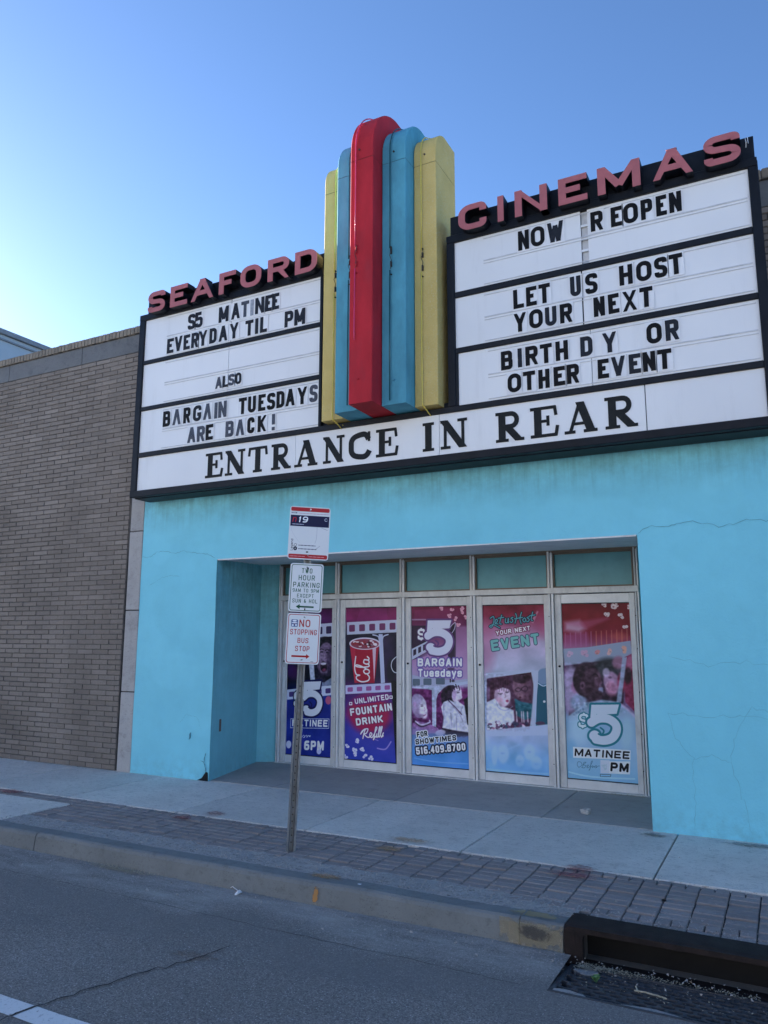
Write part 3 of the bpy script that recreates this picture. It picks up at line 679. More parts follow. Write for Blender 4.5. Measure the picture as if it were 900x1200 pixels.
# brick walls
RP = 5.385/85; LP = .282
bricks = []
for r in range(85):
    for (xa, xb) in ((-24.0, -7.415), (.445, 3.6)):  # left run lengthened out of view to keep the sun off the road
        x = xa-(LP/2 if r % 2 else 0)
        while x < xb-.02:
            a, b = max(x, xa), min(x+LP, xb)
            if b-a > .03: bricks.append((a+.0035, b-.0035, r*RP+.004, (r+1)*RP-.003))
            x += LP
for r in range(51, 85):                       # wall above the stucco, seen past the marquee's right end
    x = -.30-(LP/2 if r % 2 else 0)
    while x < .445:
        a, b = max(x, -.3), min(x+LP, .44)
        if b-a > .03: bricks.append((a+.0035, b-.0035, r*RP+.004, (r+1)*RP-.003))
        x += LP
def full(b): return abs((b[1]-b[0])-(LP-.007)) < .002
bricks.sort(key=lambda b: ((b[0]**2 + (b[2]-1.6)**2) + (0 if (-10.3 < b[0] < -7.5 and full(b)) else 1e4)))
cache = [box(-(LP-.007)/2, (LP-.007)/2, 0, .05, 0, RP-.007, .003).mesh('brick', 'brick') for _ in range(1)]
mb = MB()
for i, (a, b, z0, z1) in enumerate(bricks):
    jy = rng.normal()*.0016
    if i < 300: link('brick', cache[0], bld, ((a+b)/2, FY+jy, z0)).rotation_euler = (0, 0, rng.normal()*.003)
    else:
        # front face with chamfered rim only
        y = FY+jy; c = .0035; o = len(mb.v)
        mb.v += [(a,y+.02,z0),(b,y+.02,z0),(b,y+.02,z1),(a,y+.02,z1),(a+c,y,z0+c),(b-c,y,z0+c),(b-c,y,z1-c),(a+c,y,z1-c)]
        mb.f += [(o+4,o+5,o+6,o+7),(o,o+1,o+5,o+4),(o+1,o+2,o+6,o+5),(o+2,o+3,o+7,o+6),(o+3,o,o+4,o+7)]
part('brick', mb, 'brick', bld, kind='stuff')
mb = MB(); mb.box(-24,-7.41,FY+.010,FY+.3,-.1,5.735); mb.box(.44,3.6,FY+.010,FY+.3,-.1,5.735); mb.box(-7.4101,.4401,FY+.012,FY+.3,2.60,5.73)
part('mortar_backing', mb, 'mortar', bld)
# concrete band and coping
bx = -24
while bx < 3.6:
    e = min(bx+1.55, 3.6); part('concrete_band', box(bx+.004, e-.004, FY-.004, FY+.09, 5.388, 5.638, .004), 'band_concrete', bld); bx = e
cm = box(-.029,.029,-.035,.10,0,.098,.004).mesh('coping_brick','coping_brick')
mbc = MB(); x = -24; cnt = 0
while x < 3.6:
    if -11.6 < x < -7.0 or .0 < x < .7: link('coping_brick', cm, bld, (x+.034, FY+rng.normal()*.002, 5.640+rng.normal()*.0015))
    else: mbc.box(x+.005, x+.063, FY-.035, FY+.10, 5.640, 5.738)
    x += .0677
part('coping_brick', mbc, 'coping_brick', bld, kind='stuff')
part('coping_mortar', box(-24,3.6,FY-.025,FY+.12,5.641,5.725), 'mortar', bld)
part('roof', box(-24,3.6,FY+.301,20,5.45,5.55), 'roofing', bld)
part('side_wall', box(3.3,3.6,FY+.301,20,-.1,5.44), 'mortar', bld)
# stone pilasters at both ends of the stucco
for px0, px1 in ((-7.372,-7.150),(.190,.412)):
    for z0, z1 in ((-.02,.946),(.946,1.945),(1.945,2.946),(2.946,3.9)):
        part('pilaster_block', box(px0, px1, FY-.010+rng.normal()*.002, FY+.2, z0+.006, z1-.006, .006), 'pilaster_stone', bld)
    part('pilaster_gap', box(px0-.04, px1, FY+.014, FY+.1, -.05, 3.9), 'crack_dark', bld)
# stucco front with the recess opening, its returns and soffit
XL, XR, ZT = -5.935, -1.125, 2.525
def wob_box(x0, x1, z0, z1, y0, y1):
    return box(x0, x1, y0, y1, z0, z1)
mb = MB()
# bevelled outline: front sheet grid so its skin undulates slightly
def skin(x0, x1, z0, z1, y, amp=.006, st=.09):
    nx = max(1, int((x1-x0)/st)); nz = max(1, int((z1-z0)/st)); o = len(mb.v)
    for i in range(nx+1):
        for j in range(nz+1):
            x = x0+(x1-x0)*i/nx; z = z0+(z1-z0)*j/nz
            mb.v.append((x, y+amp*(sin(x*2.1+z*1.3)*.5+sin(x*5.3-z*3.1)*.3+sin(z*7.7+x)*.2), z))
    for i in range(nx):
        for j in range(nz): a = o+i*(nz+1)+j; mb.f.append((a, a+nz+1, a+nz+2, a+1))
skin(-7.148, XL, -.02, ZT, FY-.002); skin(XR, .188, -.02, ZT, FY-.002); skin(-7.148, .188, ZT, 3.9, FY-.002)
part('stucco_front', mb, 'teal_stucco', bld)
BX, BY = -6.29, 8.41       # back corner of the splayed left return
mb = MB()
mb.prism([(-7.14,FY+.012),(XL,FY+.003),(BX,BY),(-6.05,8.57),(-6.05,8.8),(-7.14,8.8)], 'z', -.05, 2.62)
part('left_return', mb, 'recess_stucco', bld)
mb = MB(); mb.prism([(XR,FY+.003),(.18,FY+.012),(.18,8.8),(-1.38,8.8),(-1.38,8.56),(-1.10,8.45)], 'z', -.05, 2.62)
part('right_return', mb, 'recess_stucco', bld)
part('lintel', box(XL+.001, XR-.001, FY+.008, FY+.16, ZT+.004, 2.9), 'teal_stucco', bld)
part('soffit_edge', box(XL+.01, XR-.01, FY-.004, FY+.03, ZT-.012, ZT+.003), 'alu_frame', bld)
y = FY+.03; k = 0
while y < 8.62:
    z = 2.53+(y-FY)*.047
    part('soffit_plank', box(-6.3, XR+.05, y+.006, min(y+.15, 8.66), z, z+.02, .004), 'soffit', bld); y += .156
part('soffit_backing', box(-6.4, XR+.1, FY+.03, 8.8, 2.63, 2.66), 'void', bld)
# cracks and chips in the stucco
CY = FY-.0105
for pts, w in (([(-7.14,2.61),(-7.0,2.60),(-6.9,2.66),(-6.75,2.66),(-6.6,2.63),(-6.45,2.655),(-6.3,2.62),(-6.1,2.60),(-5.95,2.54)], .0032),
               ([(-1.12,2.54),(-1.02,2.60),(-.85,2.58),(-.7,2.62),(-.45,2.56),(-.2,2.60),(.1,2.57)], .0032),
               ([(-7.0,2.25),(-6.8,2.33),(-6.65,2.36),(-6.5,2.34)], .002),
               ([(-.95,1.0),(-.90,.78),(-.78,.62),(-.77,.30),(-.80,.05)], .0014), ([(-.78,.60),(-.62,.66),(-.48,.60),(-.40,.30),(-.36,.06)], .0014),
               ([(-.48,.62),(-.42,.85),(-.30,1.05),(-.05,1.0)], .0014), ([(-.95,.98),(-.6,.95),(-.35,.99),(.0,.93)], .0015), ([(-.9,1.45),(-.6,1.38),(-.3,1.42),(0,1.36)], .0015),
               ([(-5.99,.30),(-6.01,.2),(-5.975,.12),(-5.985,.0)], .010), ([(-6.06,.22),(-6.0,.20)], .006), ([(-6.40,.62),(-6.3,.72),(-6.15,.70),(-6.05,.55)], .0012)):
    crack_strip(pts, w, 'crack', bld, y=CY)
part('stucco_chip', MB().prism([(-6.10,0),(-6.03,.03),(-5.975,.10),(-5.95,.09),(-5.943,.0)], 'y', FY-.013, FY-.004), 'void', bld)
part('stucco_chip', MB().prism([(-6.245,.44),(-6.225,.46),(-6.222,.52),(-6.243,.50)], 'y', FY-.012, FY-.004), 'crack', bld)
part('outlet_plate', box(-6.02,-5.99,7.24,7.31,.52,.66), 'bronze_strip', bld)

# ---- storefront
DY = 8.55
sf = link('storefront_frame', None, bld)
MX = [-6.045,-5.150,-4.210,-3.275,-2.335,-1.395]
for i, x in enumerate(MX):
    w = .030 if 0 < i < 5 else .022
    part('mullion', box(x-w, x-.004, DY-.035, DY+.08, 0, 2.585, .003), 'alu_frame', sf)
    part('mullion', box(x+.004, x+w, DY-.030, DY+.08, 0, 2.585, .003), 'alu_bright', sf)
part('transom_bar', box(MX[0]-.02, MX[5]+.02, DY-.042, DY+.06, 2.105, 2.170, .004), 'alu_frame', sf)
part('head_bar', box(MX[0]-.02, MX[5]+.02, DY-.030, DY+.06, 2.565, 2.61, .004), 'bronze_strip', sf)
for a, b in zip(MX[:-1], MX[1:]):
    tp = part('transom_pane', box(a+.045, b-.045, DY+.02, DY+.03, 2.185, 2.55, .002), 'transom', bld)
    f = MB()
    f.box(a+.0305,b-.0305,DY-.012,DY+.05,2.1705,2.186); f.box(a+.0305,b-.0305,DY-.012,DY+.05,2.549,2.5645); f.box(a+.0305,a+.046,DY-.010,DY+.05,2.1865,2.5485); f.box(b-.046,b-.0305,DY-.010,DY+.05,2.1865,2.5485)
    part('pane_frame', f, 'bronze_strip', tp)
for k, (a, b) in enumerate(zip(MX[:-1], MX[1:])):
    a += .033; b -= .033
    d = part('glass_door', box(a+.07, b-.055, DY+.025, DY+.035, .10, 2.0), 'door_glass_dark', bld)
    part('stile', box(a, a+.075, DY, DY+.045, .012, 2.098, .005), 'alu_frame', d); part('stile', box(b-.058, b, DY, DY+.045, .012, 2.098, .005), 'alu_frame', d)
    part('top_rail', box(a+.0755, b-.0585, DY+.002, DY+.045, 1.995, 2.096, .004), 'alu_frame' if k != 4 else 'alu_bright', d)
    part('bottom_rail', box(a+.0755, b-.0585, DY+.002, DY+.045, .012, .103, .004), 'alu_bright', d)
    part('glazing_bead', box(a+.0755,b-.0585,DY+.012,DY+.03,.1035,.112), 'bar_black', d); part('glazing_bead', box(a+.0755,b-.0585,DY+.012,DY+.03,1.986,1.9945), 'bar_black', d)
    part('push_plate', box(a+.018, a+.052, DY-.006, DY+.002, .86 if k else .88, 1.22, .002), 'alu_bright', d)
    part('lock_cylinder', MB().prism([(a+.036+.013*cos(q), 1.30+.013*sin(q)) for q in np.linspace(0, 2*pi, 11)[:-1]], 'y', DY-.010, DY+.002), 'bar_black', d)
    for hz in (.25, .62, 1.05, 1.5, 1.85): part('screw', MB().prism([(b+.010+.006*cos(q), hz+.006*sin(q)) for q in np.linspace(0, 2*pi, 7)[:-1]], 'y', DY-.036, DY-.030), 'bar_black', d)
part('threshold', box(MX[0]-.03, MX[5]+.03, DY-.05, DY+.1, -.02, .011, .003), 'alu_frame', bld)
part('lobby_wall', box(-6.4, -.9, 8.81, 8.9, -.1, 2.7), 'void', bld)

# ================================================================== MARQUEE
SYF = 6.72; PY = 6.725
mq = thing('theater_marquee', 'black framed cinema marquee with white letter boards and pink SEAFORD CINEMAS lettering', 'marquee sign')
XL0, XL1, XR0, XR1 = -7.045, -4.285, -2.795, .075
mb = MB(); mb.box(XL0+.004,XL1,SYF+.07,FY-.02,3.86,5.66); mb.box(XR0,XR1-.004,SYF+.07,FY-.02,3.86,5.66); mb.box(XL0+.004,XR1-.004,SYF+.07,FY-.02,3.335,3.855)
part('cabinet', mb, 'cabinet_dark', mq)
part('cabinet_side', box(XR1-.003, XR1+.004, SYF+.045, FY-.02, 3.32, 5.672), 'sign_black', mq)
part('cabinet_side', box(XL0-.003, XL0+.0035, SYF+.045, FY-.02, 3.32, 5.672), 'sign_black', mq)
def fr(name, *a, mat='sign_black'): return part(name, box(*a, .004), mat, mq)
y0, y1 = SYF-.02, SYF+.05
fr('frame_rail', XL0, XR1, y0-.008, y1, 3.305, 3.382)
fr('frame_rail', XL0+.012, XR1-.012, y1+.0005, FY-.03, 3.296, 3.334)     # underside tray
fr('frame_rail', XL0, XL1, y0-.003, y1, 5.598, 5.676); fr('frame_rail', XR0, XR1, y0-.003, y1, 5.590, 5.668)
fr('frame_stile', XL0, -6.958, y0, y1, 3.3825, 5.5975); fr('frame_stile', XR0, -2.715, y0, y1, 3.8605, 5.5895); fr('frame_stile', .0, XR1, y0, y1, 3.3825, 5.5895)
fr('frame_stile', XL1-.035, XL1, y0+.004, y1, 3.8605, 5.5975)
fr('divider_bar', -6.9575, XL1-.0355, y0+.006, y1, 5.005, 5.056, mat='bar_black'); fr('divider_bar', -6.9575, XL1-.0355, y0+.006, y1, 4.398, 4.448, mat='bar_black')
fr('divider_bar', -2.7145, -.0005, y0+.006, y1, 4.988, 5.048, mat='bar_black'); fr('divider_bar', -2.7145, -.0005, y0+.006, y1, 4.400, 4.455, mat='bar_black')
fr('divider_bar', -6.9575, -.0005, y0+.003, y1, 3.802, 3.860, mat='bar_black')
fr('frame_stile', -2.7145, -2.690, y0+.008, y1, 3.8605, 4.3995, mat='bar_black')
fr('fin_mount', XL1+.0, XR0, y1-.02, FY-.02, 3.862, 3.92)
def pan(x0, x1, z0, z1): return part('letter_panel', box(x0, x1, PY, PY+.012, z0, z1, .002), 'sign_panel', mq)
rows = {'L1':(5.056,5.598),'L2':(4.448,5.005),'L3':(3.860,4.398),'R1':(5.048,5.590),'R2':(4.455,4.988),'R3':(3.860,4.400)}
seams = {'L1':-5.580,'L2':-5.598,'L3':-5.603,'R2':-1.447,'R3':-1.390}
for k, (z0, z1) in rows.items():
    xa, xb = (-6.958, XL1-.035) if k[0] == 'L' else (-2.715, 0)
    if k == 'R3': xa = -2.690
    if k == 'R1': pan(xa, -1.437, z0, z1); pan(-1.372, xb, z0, z1)
    else:
        g = .006 if k in ('L1','R2') else .0025
        pan(xa, seams[k]-g, z0, z1); pan(seams[k]+g, xb, z0, z1)
    tx0, tx1 = (xa+.37, xb-.005) if k[0] == 'L' else (xa+.31, xb-.02)
    zm = {'L1':5.318,'L2':4.712,'L3':4.118,'R1':5.318,'R2':4.722,'R3':4.126}[k]
    for zz, hh in ((zm, .011), (zm-.028, .006), (z0+.022, .008), (z1-.035, .007)):
        part('letter_track', box(tx0, tx1, PY-.007, PY-.0002, zz, zz+hh), 'track', mq)
mb = MB()      # lamp gear showing in the gap between two panels
mb.box(-1.436,-1.373,PY+.03,PY+.05,5.05,5.59)
part('gap_backing', mb, 'alu_frame', mq)
for zz in (5.18,5.30,5.43): part('gap_bracket', box(-1.436,-1.373,PY+.006,PY+.028,zz,zz+.022), 'alu_bright', mq)
for xa, xb in ((-6.958,-4.62),(-4.617,-2.9065),(-2.9025,-.9465),(-.939,0)): pan(xa, xb, 3.382, 3.802)
for ch, xa, xb in (('E',-5.887,-5.622),('N',-5.585,-5.305),('T',-5.256,-4.992),('R',-4.945,-4.674),('A',-4.627,-4.330),('N',-4.257,-3.996),('C',-3.941,-3.681),('E',-3.623,-3.361),
                   ('I',-3.090,-2.956),('N',-2.889,-2.608),('R',-2.326,-2.040),('E',-1.986,-1.714),('A',-1.660,-1.364),('R',-1.302,-1.015)):
    part('serif_letter', serif_mb(ch, xa, xb, 3.441, .289, PY-.006), 'serif_black', mq)
# header boxes with channel letters
hL = part('header_box', box(-6.95, XL1-.005, SYF+.02, SYF+.17, 5.6765, 5.885, .004), 'sign_black', mq)
hR = part('header_box', box(-2.765, .062, SYF+.02, SYF+.17, 5.6685, 5.895, .004), 'sign_black', mq)
for hd, z0, word in ((hL, 5.622, (('S',-6.814,-6.532),('E',-6.445,-6.173),('A',-6.110,-5.765),('F',-5.679,-5.433),('O',-5.360,-5.062),('R',-4.969,-4.675),('D',-4.593,-4.300))),
                 (hR, 5.625, (('C',-2.619,-2.322),('I',-2.214,-2.136),('N',-2.031,-1.713),('E',-1.604,-1.335),('M',-1.240,-.861),('A',-.755,-.424),('S',-.330,-.040)))):
    for ch, xa, xb in word:
        t = .058; w = xb-xa; H = .268
        sc = 1.22 if w > .15 else 1.05       # verticals heavier than horizontals, as in extended lettering
        def lm(y, d, tt, grow=0):
            mbl = letter_mb(ch, w/sc+2*grow, H+2*grow, tt+2*grow, y, d, .80)
            mbl.v = [(xa-grow*sc+v[0]*sc, v[1], z0-grow+v[2]) for v in mbl.v]; return mbl
        ret = part('channel_letter', lm(6.604, .125, t), 'sign_black', hd)
        part('letter_face', lm(6.598, .005, t-.008, -.0045), 'letter_red', ret) if False else part('letter_face', lm(6.5975, .006, t), 'letter_red', hd)
# two small cable ends by the last letter
part('cable', MB().tube([(.0,6.70,5.86),(.004,6.66,5.80),(.0,6.69,5.77)], .003), 'alu_bright', mq); part('cable', MB().tube([(.018,6.70,5.865),(.02,6.67,5.79)], .003), 'alu_bright', mq)

# ---- changeable letters (each one lifts off its track)
orders = ['first','second','third','fourth','fifth','sixth','seventh','eighth']
TONE = {'letter_black':'jet black','letter_worn':'worn black','letter_faded':'faded grey','letter_pale':'pale bleached grey'}
def word(board, wd, zb, H, ranges, mats, gl=None, tilt=None):
    for k, (ch, (xa, xb)) in enumerate(zip(wd, ranges)):
        mat = 'letter_'+{'b':'black','w':'worn','f':'faded','p':'pale'}[mats[k]]
        w = xb-xa; t = .040 if H > .16 else .030
        if ch == 'I' or ch == '!': t = w
        g = (gl or {}).get(k, ch); r = .95 if ch in 'OCGDUS05' else .8
        x0 = -w/2; dz = rng.normal()*.0025
        mbl = letter_mb(g, w, H, t, -.006, .005, r, x0=x0)
        nm = wd if not wd.endswith('!') else wd
        what = {'!':'exclamation mark','$':'dollar sign','5':'figure 5'}.get(ch, 'letter '+ch)
        nth = orders[k] if len(wd) > 1 else 'only'
        last = ' (last)' if k == len(wd)-1 and len(wd) > 2 else ''
        lab = f'{TONE[mat]} plastic {what}, {nth}{last} character of {nm} on the {board} marquee board'
        o = part('marquee_letter', mbl, mat, None, label=lab, cat='letter', group='changeable letters on the marquee boards')
        o.location = ((xa+xb)/2, PY-.008, zb+dz); o.rotation_euler = (0, rng.normal()*.006, 0)
        tl = part('tile', box(-w/2-.012, w/2+.012, 0, .003, -.016, H+.014), 'clear_tile', o)
    return
def W_(b, w, z, H, r, m_, **k): word(b, w, z, H, r, m_, **k)
H = .196
W_('left','$5',5.338,H,[(-6.245,-6.133),(-6.127,-6.013)],'ww')
W_('left','MATINEE',5.331,H,[(-5.761,-5.615),(-5.571,-5.446),(-5.426,-5.314),(-5.290,-5.246),(-5.220,-5.093),(-5.077,-4.986),(-4.973,-4.883)],'wwfpwww')
W_('left','EVERYDAY',5.090,.190,[(-6.569,-6.465),(-6.446,-6.325),(-6.300,-6.200),(-6.177,-6.068),(-6.057,-5.932),(-5.893,-5.785),(-5.749,-5.622),(-5.584,-5.459)],'wwwwwwww')
W_('left','TIL',5.084,.190,[(-5.355,-5.241),(-5.212,-5.170),(-5.142,-5.045)],'www')
W_('left','PM',5.083,.190,[(-4.798,-4.683),(-4.663,-4.520)],'ww')
W_('left','ALSO',4.514,.138,[(-5.772,-5.676),(-5.661,-5.590),(-5.578,-5.492),(-5.478,-5.390)],'fwfw')
W_('left','BARGAIN',4.148,.194,[(-6.573,-6.459),(-6.418,-6.290),(-6.247,-6.140),(-6.098,-5.974),(-5.939,-5.818),(-5.771,-5.731),(-5.710,-5.592)],'bfbwfff',gl={1:'^',4:'^'})
W_('left','TUESDAYS',4.144,.194,[(-5.412,-5.300),(-5.278,-5.170),(-5.134,-5.036),(-5.011,-4.901),(-4.880,-4.776),(-4.758,-4.636),(-4.600,-4.475),(-4.441,-4.338)],'bbbbbbbf')
W_('left','ARE',3.897,.188,[(-6.170,-6.046),(-6.022,-5.906),(-5.886,-5.781)],'ffb')
W_('left','BACK!',3.897,.188,[(-5.595,-5.478),(-5.444,-5.324),(-5.279,-5.180),(-5.133,-5.016),(-4.936,-4.897)],'ffbbf',gl={1:'^'})
W_('right','NOW',5.339,.202,[(-2.042,-1.934),(-1.913,-1.779),(-1.753,-1.598)],'bbw')
W_('right','REOPEN',5.346,.194,[(-1.340,-1.228),(-1.156,-1.058),(-1.044,-.915),(-.889,-.789),(-.758,-.668),(-.646,-.543)],'bbbbbb')
W_('right','LET',4.744,.194,[(-2.106,-2.003),(-1.979,-1.877),(-1.856,-1.746)],'bbb')
W_('right','US',4.745,.196,[(-1.554,-1.456),(-1.415,-1.304)],'wb')
W_('right','HOST',4.762,.189,[(-1.107,-.992),(-.960,-.828),(-.803,-.695),(-.678,-.566)],'bbbb')
W_('right','YOUR',4.504,.188,[(-2.108,-1.987),(-1.955,-1.824),(-1.801,-1.693),(-1.660,-1.546)],'bbwb')
W_('right','NEXT',4.510,.187,[(-1.348,-1.248),(-1.216,-1.120),(-1.089,-.968),(-.942,-.831)],'bbbb')
W_('right','BIRTHDY',4.148,.188,[(-2.246,-2.131),(-2.078,-2.038),(-2.002,-1.883),(-1.861,-1.748),(-1.713,-1.598),(-1.484,-1.374),(-1.283,-1.160)],'bwbbbww')
W_('right','OR',4.164,.188,[(-.901,-.774),(-.743,-.633)],'bw')
W_('right','OTHER',3.909,.184,[(-2.186,-2.053),(-2.033,-1.916),(-1.885,-1.780),(-1.740,-1.635),(-1.618,-1.506)],'bbbbb')
W_('right','EVENT',3.917,.180,[(-1.338,-1.240),(-1.218,-1.097),(-1.064,-.964),(-.946,-.839),(-.824,-.707)],'bwwbb')

# ================================================================== NEON FINS
py = thing('neon_fin_tower', 'stepped tower of five upright sign fins in red, blue and yellow between the two boards', 'sign tower', (-3.53, 6.72, 3.87))
FX = [-4.213,-3.934,-3.659,-3.390,-3.114,-2.857]
spec = [(6.60,6.905,.28,'fin_yellow','tube_yellow',.55),(6.41,7.05,.44,'fin_blue','tube_green',.60),(6.22,7.22,.60,'fin_red','tube_pink',.27),(6.41,7.05,.44,'fin_blue','tube_green',.38),(6.60,6.905,.28,'fin_yellow','tube_yellow',.36)]
names = ['yellow fin at the left end','blue fin left of the red fin','tallest, red fin in the middle','blue fin right of the red fin','yellow fin at the right end with peeling paint']
def rel(mb): mb.v = [(v[0]+3.53, v[1]-6.72, v[2]-3.87) for v in mb.v]; return mb
ZS = 6.49
for k, (fy, zt, r, fm, tm, tu) in enumerate(spec):
    a, b = FX[k]+.003, FX[k+1]-.003; bk = 7.12
    c = .006
    def fin_prof(y0): return [(a+c, y0), (b-c, y0), (b, y0+c), (b, bk), (a, bk), (a, y0+c)]
    f = part('fin', rel(MB().prism(fin_prof(fy), 'z', 3.872, ZS-.003)), fm, py, label=names[k])
    arc = [(fy+r*(1-cos(q)), zt-r+r*sin(q)*1.0) for q in np.linspace(0, pi/2, 14)]
    prof = [(fy, ZS+.003)] + [p for p in arc if p[1] > ZS+.006] + [(bk, zt), (bk, ZS+.003)]
    mbx = MB()
    # cap: extruded side profile with a narrow chamfer down both front edges
    n = len(prof); ins = []
    cyx, czx = np.mean([p[0] for p in prof]), np.mean([p[1] for p in prof])
    for (yy, zz) in prof: ins.append((yy+(c if yy < bk-.01 else 0), min(zz, zt-c) if zz > ZS+.01 else zz))
    rowsP = [(a, ins), (a+c, prof), (b-c, prof), (b, ins)]; base = []
    for X, pr_ in rowsP: base.append(len(mbx.v)); mbx.v += [(X, p[0], p[1]) for p in pr_]
    for u, w in zip(base[:-1], base[1:]):
        for i in range(n): mbx.f.append((u+i, u+(i+1) % n, w+(i+1) % n, w+i))
    mbx.f.append(tuple(base[0]+i for i in range(n))); mbx.f.append(tuple(base[3]+i for i in reversed(range(n))))
    me_ = rel(mbx).mesh('fin_cap', fm)
    for p in me_.polygons: p.use_smooth = True
    import bmesh
    bm = bmesh.new(); bm.from_mesh(me_)
    for e in bm.edges: e.smooth = (len(e.link_faces) == 2 and e.calc_face_angle(0) < .3)
    bm.to_mesh(me_); bm.free()
    link('fin_cap', me_, f)
    part('seam', rel(box(a+.002, b-.002, fy+.004, bk-.004, ZS-.003, ZS+.003)), 'hardware_dark', f)
    tx = a+(b-a)*tu; off = .022; zb = {0:3.90,1:3.93,2:4.52,3:3.91,4:3.90}[k]
    def tp(q): return (tx, fy+r*(1-cos(q))-off*cos(q)*1.0, zt-r+r*sin(q)+off*sin(q))
    zmid = 5.42
    up = [(tx, fy-off, zmid+.10), (tx+.002, fy-off, 6.0), (tx, fy-off, zt-r)] + [tp(q) for q in np.linspace(.15, 1.15, 8)] + [(tx, fy+r*.95, zt+.055), (tx, fy+r+.06, zt+.085), (tx, fy+r+.15, zt+.075), (tx, fy+r+.22, zt+.0)]
    part('neon_tube', rel(MB().tube(up, .0065, 6)), tm, f, smooth=True)
    dn = [(tx, fy-off, zb), (tx-.002, fy-off, 4.6), (tx, fy-off, zmid-.14)]
    if k in (0, 4): dn = [(tx+.03, fy+.12, 3.80), (tx+.015, fy+.03, 3.845), (tx, fy-off+.005, 3.875)]+dn
    if k != 2 or True: part('neon_tube', rel(MB().tube(dn, .0065, 6)), tm, f, smooth=True)
    if k == 0: part('neon_tube', rel(MB().tube([(tx+.03,fy+.12,3.80),(tx+.055,fy+.10,3.835),(tx+.07,fy+.13,3.80)], .0055, 6)), tm, f, smooth=True)
    for zz, hh in ((zmid+.105+.02*rng.random(),.012),(zmid+.02+.02*rng.random(),.05+.02*rng.random()),(zmid-.12+.02*rng.random(),.05+.03*rng.random()),(zmid-.19,.010)):
        part('tube_socket', rel(box(tx+.002, tx+.018, fy-.026, fy-.0005, zz, zz+hh, .004)), 'hardware_dark' if k != 2 else 'fin_red', f)
    part('tube_wire', rel(MB().tube([(tx+.01,fy-.018,zmid+.12),(tx+.022,fy-.03,zmid+.06),(tx-.004,fy-.022,zmid+.02),(tx+.02,fy-.028,zmid-.04),(tx+.004,fy-.02,zmid-.13)], .0035, 5)), 'hardware_dark', f)
    for bz in (4.12, 6.60): part('bolt', rel(MB().tube([(tx+.035,fy-.012,bz),(tx+.035,fy+.01,bz)], .010, 8)), 'hardware_dark' if bz > 6 else fm, f)

